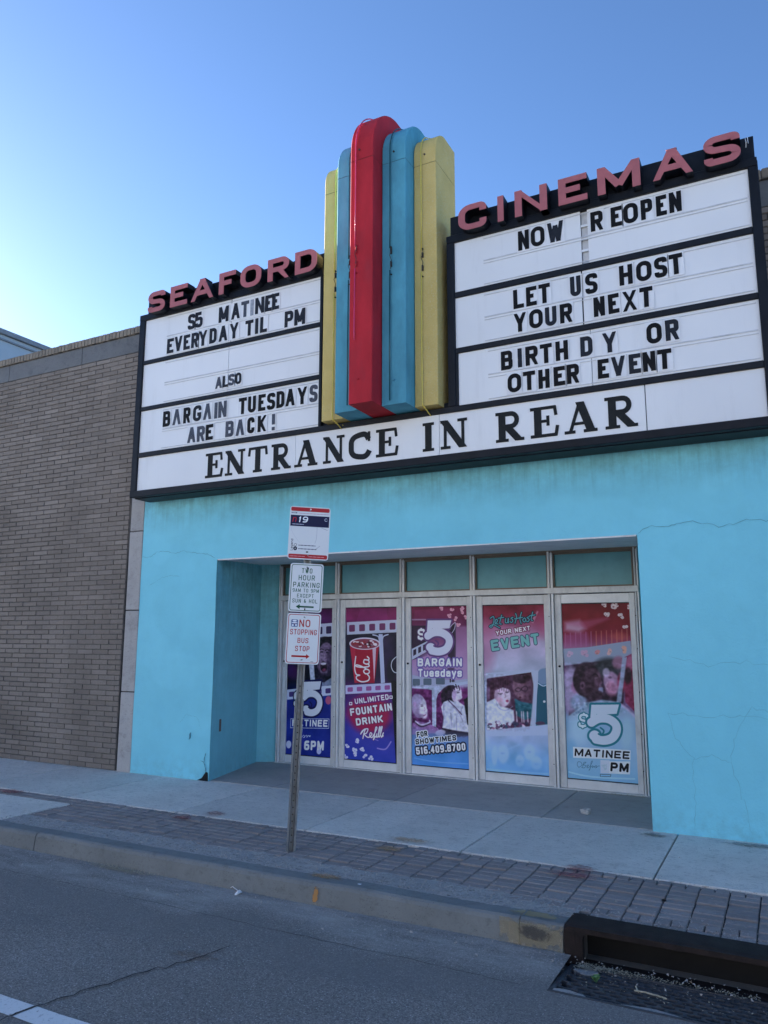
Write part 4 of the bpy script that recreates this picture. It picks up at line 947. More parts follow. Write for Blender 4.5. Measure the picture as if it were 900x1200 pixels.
# ================================================================== FLAT PRINT, painted into arrays by this script
def hom(src, dst):
    A = []; B = []
    for (x, y), (u, v) in zip(src, dst):
        A.append([x,y,1,0,0,0,-u*x,-u*y]); B.append(u); A.append([0,0,0,x,y,1,-v*x,-v*y]); B.append(v)
    return np.append(np.linalg.solve(np.array(A,float), np.array(B,float)), 1).reshape(3,3)
class Canvas:
    def __init__(s, w, h, quad, base):
        s.w, s.h = w, h; s.a = np.ones((h, w, 3))*np.array(base, float)
        s.H = hom(quad, [(0,0),(w,0),(w,h),(0,h)])
        c = quad; s.sc = w/(.5*(math.dist(c[0],c[1])+math.dist(c[3],c[2])))
        s.yy, s.xx = np.mgrid[0:h, 0:w]+.5
    def P(s, p):
        p = np.atleast_2d(np.array(p, float)); q = np.c_[p, np.ones(len(p))] @ s.H.T
        return q[:, :2]/q[:, 2:]
    def blend(s, m, col, x0, y0, alpha=1.):
        h, w = m.shape; r = s.a[y0:y0+h, x0:x0+w]; m = (m*alpha)[..., None]
        r[:] = r*(1-m)+np.array(col)*m
    def bbox(s, q, pad):
        x0 = int(max(0, q[:,0].min()-pad)); x1 = int(min(s.w, q[:,0].max()+pad+1)); y0 = int(max(0, q[:,1].min()-pad)); y1 = int(min(s.h, q[:,1].max()+pad+1))
        return x0, x1, y0, y1
    def seg(s, q, t, closed=False):
        x0, x1, y0, y1 = s.bbox(q, t+3)
        if x1 <= x0 or y1 <= y0: return None
        X = s.xx[y0:y1, x0:x1]; Y = s.yy[y0:y1, x0:x1]; D = np.full(X.shape, 1e9); n = len(q)
        for i in range(n if closed else n-1):
            a, b = q[i], q[(i+1) % n]; d = b-a; l = d@d+1e-9
            k = np.clip(((X-a[0])*d[0]+(Y-a[1])*d[1])/l, 0, 1)
            D = np.minimum(D, np.hypot(X-a[0]-k*d[0], Y-a[1]-k*d[1]))
        return D, x0, y0
    def stroke(s, pts, t, col, alpha=1., closed=False, soft=.7, raw=False):
        q = np.array(pts, float) if raw else s.P(pts); tt = t if raw else t*s.sc
        r = s.seg(q, tt/2, closed)
        if r is None: return
        D, x0, y0 = r; s.blend(np.clip((tt/2-D)/soft+.5, 0, 1), col, x0, y0, alpha)
    def poly(s, pts, col, alpha=1., soft=.7):
        q = s.P(pts); sf = soft
        r = s.seg(q, sf*2+1, True)
        if r is None: return
        D, x0, y0 = r; h, w = D.shape; X = s.xx[y0:y0+h, x0:x0+w]; Y = s.yy[y0:y0+h, x0:x0+w]; ins = np.zeros(D.shape, bool); n = len(q)
        for i in range(n):
            a, b = q[i], q[(i+1) % n]
            if a[1] == b[1]: continue
            c = ((a[1] > Y) != (b[1] > Y)) & (X < (b[0]-a[0])*(Y-a[1])/(b[1]-a[1])+a[0]); ins ^= c
        sd_ = np.where(ins, D, -D); s.blend(np.clip(sd_/sf+.5, 0, 1), col, x0, y0, alpha)
    def rrect(s, x0, y0, x1, y1, r, col, alpha=1., shear=0.):
        pts = []
        for cx, cy_, a0 in ((x1-r,y0+r,-90),(x1-r,y1-r,0),(x0+r,y1-r,90),(x0+r,y0+r,180)):
            for k in range(5): a = RAD(a0+k*22.5); pts.append((cx+r*cos(a), cy_+r*sin(a)+shear*(cx+r*cos(a)-x0)))
        s.poly(pts, col, alpha)
    def ell(s, cx, cy_, rx, ry, col, alpha=1., rot=0., soft=.12):
        pts = [(cx+rx*1.3*cos(a), cy_+ry*1.3*sin(a)) for a in np.linspace(0, 2*pi, 16)]
        R = max(rx, ry); q = s.P([(cx-R*1.4, cy_-R*1.4), (cx+R*1.4, cy_+R*1.4), (cx-R*1.4, cy_+R*1.4), (cx+R*1.4, cy_-R*1.4)])
        x0, x1, y0, y1 = s.bbox(q, 2)
        if x1 <= x0 or y1 <= y0: return
        c = s.P([(cx, cy_), (cx+1, cy_), (cx, cy_+1)]); J = np.array([c[1]-c[0], c[2]-c[0]]).T; Ji = np.linalg.inv(J)
        X = s.xx[y0:y1, x0:x1]-c[0][0]; Y = s.yy[y0:y1, x0:x1]-c[0][1]; U = Ji[0,0]*X+Ji[0,1]*Y; V = Ji[1,0]*X+Ji[1,1]*Y
        ca, sa = cos(RAD(rot)), sin(RAD(rot)); u, v = (ca*U+sa*V)/rx, (-sa*U+ca*V)/ry
        d = np.hypot(u, v); s.blend(np.clip((1-d)/soft+.5, 0, 1), col, x0, y0, alpha)
    def grad(s, stops):
        """vertical gradient over the whole canvas; stops (fraction, colour)"""
        f = (s.yy[:, 0])/s.h; xs = [p for p, _ in stops]
        for k in range(3): s.a[..., k] = np.interp(f, xs, [c[k] for _, c in stops])[:, None]
    def mott(s, amp, n=7, seed=1, tint=(1,1,1), x0=0,y0=0,x1=1,y1=1):
        g = np.random.default_rng(seed); f = np.zeros((s.h, s.w))
        for o in range(4):
            k = n*2**o; gr = g.random((k*3, k))-.5
            yi = s.yy/s.h*(k*3-1); xi = s.xx/s.w*(k-1); a = yi.astype(int).clip(0, k*3-2); b = xi.astype(int).clip(0, k-2); u = yi-a; v = xi-b
            u = np.clip(u,0,1); v = np.clip(v,0,1); u = u*u*(3-2*u); v = v*v*(3-2*v)
            f += (gr[a,b]*(1-u)*(1-v)+gr[a+1,b]*u*(1-v)+gr[a,b+1]*(1-u)*v+gr[a+1,b+1]*u*v)/2**o
        m = np.zeros((s.h, s.w)); m[int(y0*s.h):int(y1*s.h), int(x0*s.w):int(x1*s.w)] = 1
        s.a += (f*m*amp)[..., None]*np.array(tint); s.a[:] = s.a.clip(0, 1)
    def blur(s, x0, y0, x1, y1, sg):
        q = s.P([(x0,y0),(x1,y0),(x0,y1),(x1,y1)]); a, b, c, d = s.bbox(q, 0)
        k = np.exp(-.5*(np.arange(-6, 7)/sg)**2); k /= k.sum(); R = s.a[c:d, a:b]
        for ax in (0, 1):
            P_ = np.pad(R, [(6,6) if i == ax else (0,0) for i in range(3)], mode='edge')
            R = sum(k[i]*(P_[i:i+R.shape[0]] if ax == 0 else P_[:, i:i+R.shape[1]]) for i in range(13))
        s.a[c:d, a:b] = R
    def text(s, txt, p0, p1, h, t, col, out=None, ow=0, slant=0., aspect=None, gap=.24, caps=None, alpha=1.):
        """letters along the baseline p0 -> p1 (reading up-page by h), fitted to its length"""
        p0 = np.array(p0, float); p1 = np.array(p1, float); d = p1-p0; Ln = np.linalg.norm(d); ex = d/Ln; ey = np.array([ex[1], -ex[0]])
        wid = {'I':.35,'i':.3,'l':.3,'1':.55,'.':.3,'!':.3,' ':.55,'M':1.25,'W':1.3,'m':1.35,'-':.7,'f':.7,'t':.7,'r':.75}
        tot = sum(wid.get(c, 1) for c in txt)+gap*(len(txt)-1); u = Ln/tot; x = 0; allp = []
        for c in txt:
            w = wid.get(c, 1)*u; tt = t*h*.80
            hh = h*(1.18 if caps and x == 0 else 1.0)
            for P_, closed, _ in glyph(c, max(w, tt*1.01), hh, tt, .9):
                allp.append(([p0+ex*(x+p[0]+slant*p[1])+ey*p[1] for p in P_], closed, tt))
            x += w+gap*u
        if out is not None:
            for P_, cl, tt in allp: s.stroke(P_, tt+2*ow, out, alpha, cl)
        for P_, cl, tt in allp: s.stroke(P_, tt, col, alpha, cl)
    def curve(s, pts, t, col, alpha=1., out=None, ow=0, closed=False):
        """smooth line through pts (Catmull-Rom)"""
        P_ = [np.array(p, float) for p in pts]; n = len(P_); o = []
        for i in range(n-1):
            a, b, c, d = P_[max(i-1,0)], P_[i], P_[i+1], P_[min(i+2,n-1)]
            for k in range(5): u = k/5; o.append(.5*(2*b+(c-a)*u+(2*a-5*b+4*c-d)*u*u+(3*b-a-3*c+d)*u**3))
        o.append(P_[-1])
        if out is not None: s.stroke(o, t+2*ow, out, alpha)
        s.stroke(o, t, col, alpha)
    def material(s, name, rough=.3, coat=0., relief=0.02, veil=None):
        veil = (.05 if 'poster' in name else 0) if veil is None else veil
        im = bpy.data.images.new(name, s.w, s.h, alpha=False); px = np.ones((s.h, s.w, 4), np.float32); px[..., :3] = ((s.a[::-1]*(1.1 if veil else 1)).clip(0,1)*(1-veil)+np.array((.50,.53,.62))*veil).clip(0, 1)
        im.pixels.foreach_set(px.ravel()); im.update(); im.pack()
        m, t, b = newmat(name); tx = N(t, 'ShaderNodeTexImage'); tx.image = im; L(t, tx.outputs[0], b.inputs['Base Color'])
        b.inputs['Roughness'].default_value = rough+.12; b.inputs['Specular IOR Level'].default_value = .25
        if relief: bump(t, b, noise(t, pos(t), 7, 3, .5), relief, .05)
def five(c, x0, y0, x1, y1, col, out, ow, fill_y=None):
    """the big fat display 5: slab flag, neck, heavy bowl with ball end"""
    w, h = x1-x0, y1-y0
    def X(a, b): return (x0+a*w, y0+b*h)
    flag = [X(.12,.0), X(.95,.0), X(.88,.24), X(.30,.26)]; neck = [X(.12,.0), X(.30,.0), X(.26,.48), X(.08,.46)]
    bowl = [X(.12,.46),X(.34,.36),X(.62,.37),X(.84,.50),X(.88,.68),X(.76,.86),X(.52,.93),X(.26,.90)]
    for ww, cl in ((ow*2, out), (0, col)):
        if ww: c.stroke(flag, ww, cl, closed=True); c.stroke(neck, ww, cl, closed=True)
        c.poly(flag, cl); c.poly(neck, cl)
        c.curve(bowl, h*.0+w*.25+ww, cl); c.ell(*X(.22,.80), w*.16+ww/2, w*.15+ww/2, cl)
        c.curve([X(.16,.46),X(.40,.38),X(.64,.42)], w*.12+ww, cl)
    c.curve([X(.40,.60),X(.50,.68),X(.44,.78),X(.34,.76)], w*.05, out)
def film(c, y0, y1, x0, x1, slope, col, hole, n, hr=.55, alpha=.95):
    """strip of film with sprocket holes"""
    c.poly([(x0,y0),(x1,y0+slope*(x1-x0)),(x1,y1+slope*(x1-x0)),(x0,y1)], col, alpha)
    st = (x1-x0)/n
    for i in range(n):
        a = x0+(i+.22)*st; b = a+st*.58; m = (y0+y1)/2; hh = (y1-y0)*hr/2
        s0 = slope*(a-x0); c.rrect(a, m-hh+s0, b, m+hh+s0, (b-a)*.18, hole, .9, shear=slope)
def popcorn(c, x, y, r, col=(.93,.88,.85), sh=(.75,.6,.6)):
    g = np.random.default_rng(int(x*7+y))
    for _ in range(5): c.ell(x+r*(g.random()-.5)*1.3, y+r*(g.random()-.5)*1.3, r*.55, r*.5, col, .95)
    c.ell(x, y+r*.2, r*.3, r*.22, sh, .7); c.ell(x-r*.4, y-r*.3, r*.15, r*.12, sh, .6)
def script(c, strokes, t, col, out=None, ow=0, ox=0, oy=0):
    if out is not None:
        for s_ in strokes: c.curve([(x+ox, y+oy) for x, y in s_], t+2*ow, out)
    for s_ in strokes: c.curve([(x+ox, y+oy) for x, y in s_], t, col)

# ---------------- poster 1 (laughing man, $5 MATINEE Before 6PM)
c1 = Canvas(300, 750, [(73,72),(408,80),(392,1140),(42,1100)], (.10,.06,.22))
c1.grad([(0,(.30,.07,.28)),(.12,(.26,.08,.30)),(.2,(.10,.06,.16)),(.5,(.06,.05,.12)),(.6,(.10,.13,.48)),(.85,(.10,.18,.62)),(1,(.16,.22,.66))])
c1.mott(.12, 5, 11, (1,.6,1))
c1.ell(100,520,45,50,(.35,.10,.38),.6,0,.8); c1.ell(80,480,30,60,(.22,.08,.35),.5,0,.8)
film(c1, 190, 285, 70, 410, -.03, (.80,.82,.90), (.16,.10,.26), 5)
c1.poly([(225,470),(262,470),(275,640),(240,640)], (.78,.80,.88))
c1.ell(345,350,72,75,(.05,.04,.08),1,0,.15); c1.ell(350,430,64,115,(.47,.38,.50),1,6,.12)                 # hair, face
c1.ell(318,400,22,60,(.60,.50,.60),.6,8,.7); c1.ell(385,440,24,95,(.22,.16,.27),.8,5,.5)
for ex_, ey_ in ((322,382),(366,388)):
    c1.curve([(ex_-15,ey_-15),(ex_,ey_-21),(ex_+16,ey_-14)], 5, (.10,.07,.12)); c1.ell(ex_,ey_,12,5,(.12,.09,.15),.9)
c1.curve([(344,385),(336,420),(345,432),(358,426)], 4, (.32,.22,.34)); c1.ell(342,415,7,22,(.62,.52,.62),.6,5,.6)
c1.ell(338,487,27,37,(.10,.04,.08),.95,-5,.15); c1.ell(336,466,22,9,(.85,.83,.88),.95); c1.ell(340,510,15,11,(.55,.25,.38),.9)
c1.curve([(302,440),(298,480),(312,530),(345,548),(378,520)], 5, (.18,.13,.20), .7); c1.ell(345,545,42,14,(.16,.12,.2),.6,0,.6)
c1.poly([(270,640),(300,590),(340,600),(408,560),(405,640)], (.60,.66,.78), .8)
c1.curve([(330,575),(340,610),(380,625)], 4, (.3,.3,.42), .6)
c1.mott(.20,26,71,(1,.9,1),.5,.2,1,.55); c1.blur(230,280,410,640,1.6)
film(c1, 640, 712, 55, 405, -.05, (.82,.85,.93), (.22,.14,.40), 5, .5)
c1.poly([(30,715),(420,690),(420,1160),(30,1140)], (.10,.16,.52), .72); c1.mott(.10, 6, 3, (.5,.6,1), 0,.6,1,1)
c1.ell(373,728,23,30,(.80,.36,.48),.9); c1.ell(65,1035,20,28,(.90,.90,.97),.9); c1.ell(300,1092,18,22,(.85,.85,.95),.9); c1.ell(150,1000,40,60,(.25,.2,.6),.5,0,.8)
c1.ell(180,800,120,60,(.12,.12,.42),.6,0,.8)
c1.text('$', (105,760), (150,762), 100, .2, (.88,.89,.95), (.05,.06,.22), 7)
five(c1, 165, 590, 325, 830, (.86,.87,.94), (.06,.07,.28), 11)
c1.stroke([(82,850),(378,862),(375,930),(80,915)], 3, (.85,.87,.95), closed=True)
c1.text('MATINEE', (92,903), (366,918), 48, .24, (.92,.93,.98))
script(c1, [[(100,985),(112,945),(104,990),(120,960),(128,985),(108,990)],[(130,980),(142,968),(134,985),(150,980),(164,950),(172,930),(160,1000),(152,1010),(168,985),(182,972),(190,985),(180,990),(200,975),(208,975),(206,988),(220,975),(232,985),(222,980),(236,978)]], 3, (.80,.84,.95))
c1.text('6PM', (183,1078), (336,1087), 66, .26, (.93,.94,.98))
c1.text('6', (110,1075), (150,1077), 64, .26, (.16,.2,.55))
c1.material('poster_print_matinee_man')
# ---------------- poster 2 (cola cup)
c2 = Canvas(300, 750, [(50,70),(402,64),(400,1118),(38,1093)], (.06,.07,.12))
c2.grad([(0,(.42,.08,.27)),(.07,(.50,.10,.34)),(.10,(.40,.12,.33)),(.17,(.10,.08,.16)),(.45,(.10,.09,.17)),(.53,(.34,.14,.40)),(.7,(.30,.16,.52)),(1,(.16,.24,.66))])
c2.mott(.12, 5, 21, (1,.6,.8)); c2.poly([(150,75),(330,70),(335,150),(120,160)], (.55,.13,.42), .4)
film(c2, 165, 250, 55, 405, -.05, (.78,.80,.88), (.40,.12,.30), 5)
c2.ell(330,420,60,150,(.22,.14,.30),.6,0,.7); c2.ell(60,430,22,90,(.10,.20,.30),.6,0,.6); c2.ell(360,500,30,90,(.08,.09,.12),.8,0,.6)
c2.poly([(275,245),(303,245),(318,575),(290,580)], (.74,.76,.86))
c2.curve([(235,250),(272,262),(280,300)], 7, (.74,.76,.86)); c2.curve([(300,300),(308,262),(340,248)], 7, (.74,.76,.86))
c2.poly([(76,325),(278,325),(245,578),(108,578)], (.66,.06,.18))
c2.poly([(76,325),(110,325),(125,578),(108,578)], (.80,.20,.30), .5); c2.poly([(232,335),(258,335),(250,470),(243,570)], (.88,.80,.86), .9)
c2.ell(178,310,108,42,(.86,.82,.88),1,0,.05); c2.ell(178,312,97,34,(.55,.22,.30),1,0,.08)
g_ = np.random.default_rng(3)
for _ in range(34): c2.ell(95+g_.random()*166, 290+g_.random()*42, 6+g_.random()*8, 4+g_.random()*6, [(.92,.88,.9),(.60,.16,.2),(.28,.08,.12)][g_.integers(3)], .9)
# flowing cola lettering, reading up the cup
wl = [[(48,70),(40,92),(20,90),(4,55),(12,12),(35,2),(56,18)],[(48,70),(56,96),(100,106),(172,98)],[(72,42),(58,30),(62,6),(80,4),(88,25),(78,42),(66,40)],[(88,20),(108,60),(116,92),(107,95),(101,60),(105,10),(116,4),(124,16)],[(150,38),(132,42),(122,22),(130,4),(146,8),(152,36),(150,10),(160,4),(172,16)]]
wv = [[(212-v*.98, 574-u*1.02) for u, v in st] for st in wl]
script(c2, wv, 8, (.93,.90,.93))
film(c2, 595, 655, 45, 365, -.06, (.80,.80,.92), (.60,.28,.55), 5, .5)
c2.ell(205,790,150,130,(.68,.10,.28),.95,0,.35)
c2.poly([(36,870),(60,820),(120,900),(400,960),(400,1130),(36,1110)], (.20,.26,.72), .5, 40); c2.poly([(360,560),(410,560),(410,1130),(392,1130)], (.05,.055,.07), 1, 3)
c2.text('UNLIMITED', (112,722), (345,688), 36, .24, (.93,.92,.97), (.45,.10,.42), 8)
for a_ in ((78,722),(356,676)): c2.rrect(a_[0]-8, a_[1]-14, a_[0]+14, a_[1]+8, 3, (.93,.92,.97)); c2.rrect(a_[0]-3, a_[1]-8, a_[0]+9, a_[1]+2, 1, (.5,.15,.45))
c2.text('FOUNTAIN', (80,803), (368,762), 50, .27, (.96,.95,.98), (.45,.08,.30), 4)
c2.text('DRINK', (120,868), (305,842), 48, .27, (.96,.95,.98), (.45,.08,.30), 4)
script(c2, [[(165,955),(172,920),(182,890),(160,905),(150,925),(175,895),(200,890),(190,918),(175,925),(195,945),(212,945)],[(214,942),(228,925),(218,915),(212,935),(226,948),(240,930),(262,885),(254,880),(244,935),(238,962),(250,940)],[(256,945),(262,922),(260,942),(270,938),(284,880),(278,880),(272,930),(280,940),(298,878),(291,880),(286,930),(296,938),(306,915),(300,930),(305,935),(292,945)]], 7, (.95,.93,.97), (.42,.10,.42), 3)
for x_, y_ in ((120,970),(58,1003),(108,1035),(157,1028),(105,1062),(178,1076),(220,1088),(45,1078)): popcorn(c2, x_, y_, 17, (.86,.86,.97), (.6,.55,.8))
c2.curve([(265,1020),(320,1025),(358,975)], 8, (.75,.66,.86), .7); c2.curve([(250,960),(270,968)], 5, (.75,.66,.86), .6)
c2.curve([(402,395),(370,425),(362,465),(378,500),(402,508)], 5, (.80,.82,.86))
c2.material('poster_print_cola_cup')
# ---------------- poster 3 ($5 BARGAIN Tuesdays)
c3 = Canvas(300, 750, [(40,60),(418,55),(440,1165),(45,1135)], (.6,.6,.7))
c3.grad([(0,(.44,.07,.22)),(.12,(.40,.12,.30)),(.3,(.62,.42,.60)),(.5,(.66,.62,.76)),(.52,(.40,.10,.36)),(.76,(.34,.08,.32)),(.82,(.30,.45,.68)),(.9,(.30,.56,.82)),(1,(.30,.58,.88))])
c3.mott(.10, 5, 31, (1,.7,.9)); c3.poly([(60,80),(300,70),(320,140),(60,145)], (.55,.16,.36), .5); c3.poly([(40,140),(140,140),(140,150),(40,150)], (.75,.7,.82), .6)
for x_, y_ in ((245,72),(320,75),(385,70),(410,130),(340,140),(385,95),(360,180),(300,120)): popcorn(c3, x_, y_, 15, (.86,.62,.70), (.72,.4,.5))
c3.poly([(42,185),(150,185),(150,390),(42,420)], (.14,.08,.17), .9); c3.poly([(270,200),(345,170),(345,430),(300,430),(280,350)], (.10,.07,.13), .85)
c3.poly([(340,190),(440,190),(440,560),(340,560)], (.74,.60,.76), .45, 12)
c3.poly([(40,345),(150,290),(150,315),(150,360),(40,420)], (.76,.78,.86), .95)
for i in range(3): a0 = 52+i*34; c3.poly([(a0,352-i*17),(a0+20,342-i*17),(a0+20,380-i*17),(a0,392-i*17)], (.16,.10,.2))
c3.ell(190,420,95,60,(.72,.52,.74),.7,0,.5)
c3.text('$', (82,280), (132,280), 72, .24, (.90,.90,.96), (.36,.22,.42), 5)
five(c3, 128, 150, 322, 378, (.84,.84,.92), (.36,.22,.44), 11)
c3.curve([(300,200),(338,165),(335,205),(318,235)], 5, (.8,.8,.9), .8)
c3.text('BARGAIN', (82,462), (386,462), 54, .27, (.93,.94,.99), (.42,.34,.62), 8)
c3.text('Tuesdays', (86,534), (386,534), 54, .25, (.93,.94,.99), (.42,.34,.62), 8)
c3.poly([(44,520),(92,532),(200,545),(330,560),(440,545),(440,575),(240,612),(44,612)], (.66,.68,.78), .96)
for i, x_ in enumerate((48,122,208)): c3.rrect(x_, 548-i*3, x_+50+i*6, 594-i*4, 7, (.34,.40,.46))
c3.text('I', (302,572), (312,572), 26, .4, (.1,.08,.12)); c3.ell(326,562,12,7,(.1,.08,.12),.8); c3.ell(312,480,26,8,(.2,.12,.24),.7)
c3.poly([(180,600),(212,600),(210,920),(185,920)], (.72,.75,.85)); c3.poly([(44,600),(200,600),(180,625),(150,618),(44,612)], (.72,.75,.85)); c3.poly([(205,600),(440,560),(440,580),(260,612),(222,650),(210,690)], (.72,.75,.85))
# child left, seen in profile
c3.ell(92,735,52,80,(.82,.78,.88),1,-8,.10); c3.ell(78,690,38,40,(.64,.58,.72),1,0,.25); c3.ell(122,770,28,52,(.92,.88,.94),.9,-12,.3); c3.ell(70,770,26,55,(.52,.38,.56),.55,0,.6)
c3.ell(120,712,20,22,(.93,.90,.96),.6,0,.7); c3.ell(96,800,30,14,(.50,.36,.56),.6,0,.6); c3.ell(62,722,11,17,(.70,.55,.72),.95); c3.curve([(106,735),(118,733)], 5, (.25,.15,.28)); c3.curve([(104,724),(120,722)], 3, (.4,.3,.45)); c3.ell(143,760,7,10,(.93,.88,.94),.9); c3.curve([(124,800),(138,793)], 5, (.40,.12,.3)); c3.curve([(128,742),(134,760),(126,768)], 3, (.55,.38,.55))
c3.poly([(48,850),(90,838),(150,850),(215,880),(250,915),(44,930)], (.62,.42,.66)); c3.curve([(68,838),(110,862),(165,845),(165,832)], 9, (.86,.83,.92)); c3.curve([(70,850),(110,874),(168,856)], 6, (.12,.06,.14)); c3.mott(.20, 20, 8, (1,.8,1), 0,.71,.45,.78)
# child right, looking to the side, white checked shirt
c3.ell(310,660,66,70,(.10,.04,.13),1,0,.12); c3.ell(285,690,40,48,(.10,.04,.13),1,0,.2); c3.ell(352,655,34,54,(.88,.84,.92),1,8,.12); c3.ell(378,672,11,14,(.90,.86,.93),.95,0,.3); c3.ell(334,650,14,40,(.62,.45,.66),.6,0,.6)
for px_ in ((330,602),(348,596),(318,612),(366,604)): c3.curve([(px_[0]-4,px_[1]-10),px_,(px_[0]+6,px_[1]+18)], 7, (.10,.04,.13))
c3.curve([(354,642),(368,640)], 5, (.2,.1,.22)); c3.curve([(360,694),(378,690)], 4, (.42,.16,.32)); c3.curve([(350,632),(370,628)], 3, (.3,.2,.3))
c3.poly([(244,740),(262,705),(300,690),(330,705),(360,700),(405,730),(435,800),(438,915),(330,900),(252,885),(262,820)], (.84,.84,.92))
for pts_ in (((300,700),(330,740),(372,790),(395,840)),((262,720),(262,790),(256,870)),((392,735),(380,770)),((310,780),(318,870)),((350,800),(352,900))): c3.curve(pts_, 4, (.50,.48,.62), .8)
c3.curve([(285,685),(320,720),(345,745),(385,790)], 6, (.22,.12,.28)); c3.mott(.13, 24, 9, (.9,.9,1), .5,.58,1,.77)
c3.poly([(400,690),(440,660),(440,860),(425,860)], (.05,.03,.07)); c3.poly([(250,882),(330,898),(430,912),(436,935),(330,945),(255,920)], (.10,.06,.12))
c3.ell(240,915,35,20,(.82,.78,.88),.9,-10,.3)
c3.poly([(44,880),(200,905),(440,925),(440,1000),(44,1010)], (.50,.60,.78), .45, 25)
c3.mott(.22,22,72,(1,.9,1),0,.5,1,.78); c3.blur(44,612,175,930,1.7); c3.blur(245,600,440,930,1.6)
c3.text('FOR', (80,948), (152,938), 36, .25, (.08,.09,.14), (.90,.92,.98), 6)
c3.text('SHOWTIMES', (70,998), (350,966), 36, .25, (.08,.09,.14), (.88,.90,.97), 5)
c3.text('516.409.8700', (74,1068), (414,1034), 50, .26, (.95,.96,1), (.06,.09,.20), 8)
c3.curve([(60,1090),(200,1115),(430,1128)], 7, (.55,.76,.95), .5); c3.curve([(365,945),(385,938),(400,944),(425,935)], 4, (.3,.25,.35), .6)
c3.material('poster_print_bargain_tuesdays')
# ---------------- poster 4 (Let us Host YOUR NEXT EVENT)
c4 = Canvas(300, 750, [(50,48),(445,40),(478,1125),(75,1095)], (.7,.7,.8))
c4.grad([(0,(.40,.05,.12)),(.06,(.50,.10,.20)),(.15,(.66,.42,.56)),(.23,(.74,.68,.79)),(.42,(.70,.73,.82)),(.8,(.66,.74,.88)),(.9,(.52,.72,.90)),(1,(.44,.68,.90))])
c4.mott(.14, 5, 41, (1,.8,.9)); c4.ell(60,300,70,180,(.70,.36,.52),.5,0,.8); c4.ell(440,150,60,90,(.66,.28,.42),.5,0,.8)
c4.poly([(360,150),(400,80),(410,85),(375,160)], (.85,.66,.75), .6, 6)
c4.ell(250,230,60,40,(.85,.75,.84),.5,0,.8)
LT = (.34,.62,.66); OT = (.06,.10,.16)
script(c4, [[(100,128),(120,118),(122,150),(108,185),(95,180),(120,170),(160,190)],[(130,165),(146,145),(136,135),(130,160),(150,165)],[(172,108),(160,160),(172,165)],[(150,128),(185,122)],
            [(198,130),(196,155),(210,155),(215,128),(216,158)],[(245,122),(232,128),(244,138),(238,155),(226,150)],
            [(262,98),(268,120),(258,160)],[(300,90),(290,130),(298,162)],[(254,132),(306,122)],[(320,125),(308,138),(318,152),(328,138),(320,125)],[(350,118),(336,124),(350,135),(342,150),(332,146)],[(372,88),(362,135),(372,142)],[(352,112),(388,106)]], 6, LT, OT, 5)
c4.text('YOUR NEXT', (138,240), (358,205), 30, .26, (.92,.90,.95), (.45,.16,.28), 5)
c4.text('EVENT', (110,340), (418,292), 70, .30, (.46,.72,.70), (.26,.28,.40), 5)
# film frames with the two children
c4.poly([(78,520),(360,462),(378,475),(372,720),(350,830),(200,845),(80,840)], (.30,.16,.26), 1, 3)
c4.poly([(80,515),(150,500),(160,560),(120,640),(80,660)], (.26,.13,.24)); c4.ell(90,610,14,40,(.6,.45,.6),.6,0,.5)
c4.ell(165,560,68,62,(.26,.12,.20),1,0,.10); c4.ell(118,600,22,50,(.26,.12,.20),1,8,.2); c4.ell(178,625,52,72,(.86,.76,.84),1,4,.08); c4.poly([(110,540),(165,505),(225,545),(228,585),(180,570),(130,590)], (.25,.12,.20))
for i in range(7): c4.curve([(130+i*15,520),(128+i*15,590+(i%3)*5)], 4, (.36,.20,.30), .7)
c4.ell(208,640,22,40,(.93,.86,.92),.6,0,.6); c4.ell(138,620,14,44,(.62,.46,.58),.55,0,.7); c4.curve([(150,608),(165,612),(178,607)], 4, (.15,.08,.14)); c4.curve([(198,600),(210,602),(220,597)], 4, (.15,.08,.14)); c4.ell(166,612,8,5,(.3,.2,.3),.7); c4.ell(209,602,7,5,(.3,.2,.3),.7)
c4.curve([(192,605),(200,630),(190,636)], 3, (.66,.5,.6)); c4.ell(209,656,10,8,(.62,.22,.36),1); c4.ell(160,650,20,15,(.90,.66,.76),.5,0,.7); c4.ell(150,690,40,18,(.66,.5,.6),.5,0,.7)
c4.poly([(78,665),(130,640),(165,690),(215,700),(250,715),(255,780),(200,830),(80,840)], (.86,.87,.94), 1, 3); c4.curve([(138,660),(155,700),(200,715),(245,690)], 4, (.6,.6,.72))
c4.poly([(238,485),(375,470),(375,640),(340,665),(260,600)], (.26,.14,.20), 1, 3)
c4.ell(305,560,62,85,(.50,.34,.42),1,0,.12); c4.ell(300,510,58,34,(.18,.09,.14),1,0,.2); c4.ell(345,590,30,70,(.34,.20,.28),.8,0,.5)
c4.curve([(262,580),(280,572),(296,584),(284,596),(264,590),(262,580)], 4, (.16,.09,.14)); c4.curve([(300,576),(322,562),(340,572),(330,592),(304,588),(300,576)], 4, (.16,.09,.14)); c4.ell(292,618,18,14,(.62,.45,.52),.9); c4.ell(292,632,8,6,(.3,.12,.18),1)
c4.poly([(256,640),(300,660),(370,672),(372,760),(320,775),(265,745)], (.12,.36,.42), 1, 2); c4.curve([(270,665),(310,690),(365,700)], 5, (.22,.50,.56), .8)
for x_ in (268,300,312,338): c4.curve([(x_,722),(x_+4,790)], 6, (.90,.82,.88))
g_ = np.random.default_rng(5)
for _ in range(60): c4.ell(95+g_.random()*250, 790+g_.random()*55, 7+g_.random()*9, 6+g_.random()*8, [(.90,.88,.94),(.40,.24,.38),(.72,.5,.62),(.2,.2,.3)][g_.integers(4)], .85, 0, .3)
for x_ in (92,205,262,300): c4.text('5', (x_-7,828), (x_+7,826), 20, .3, (.25,.3,.4))
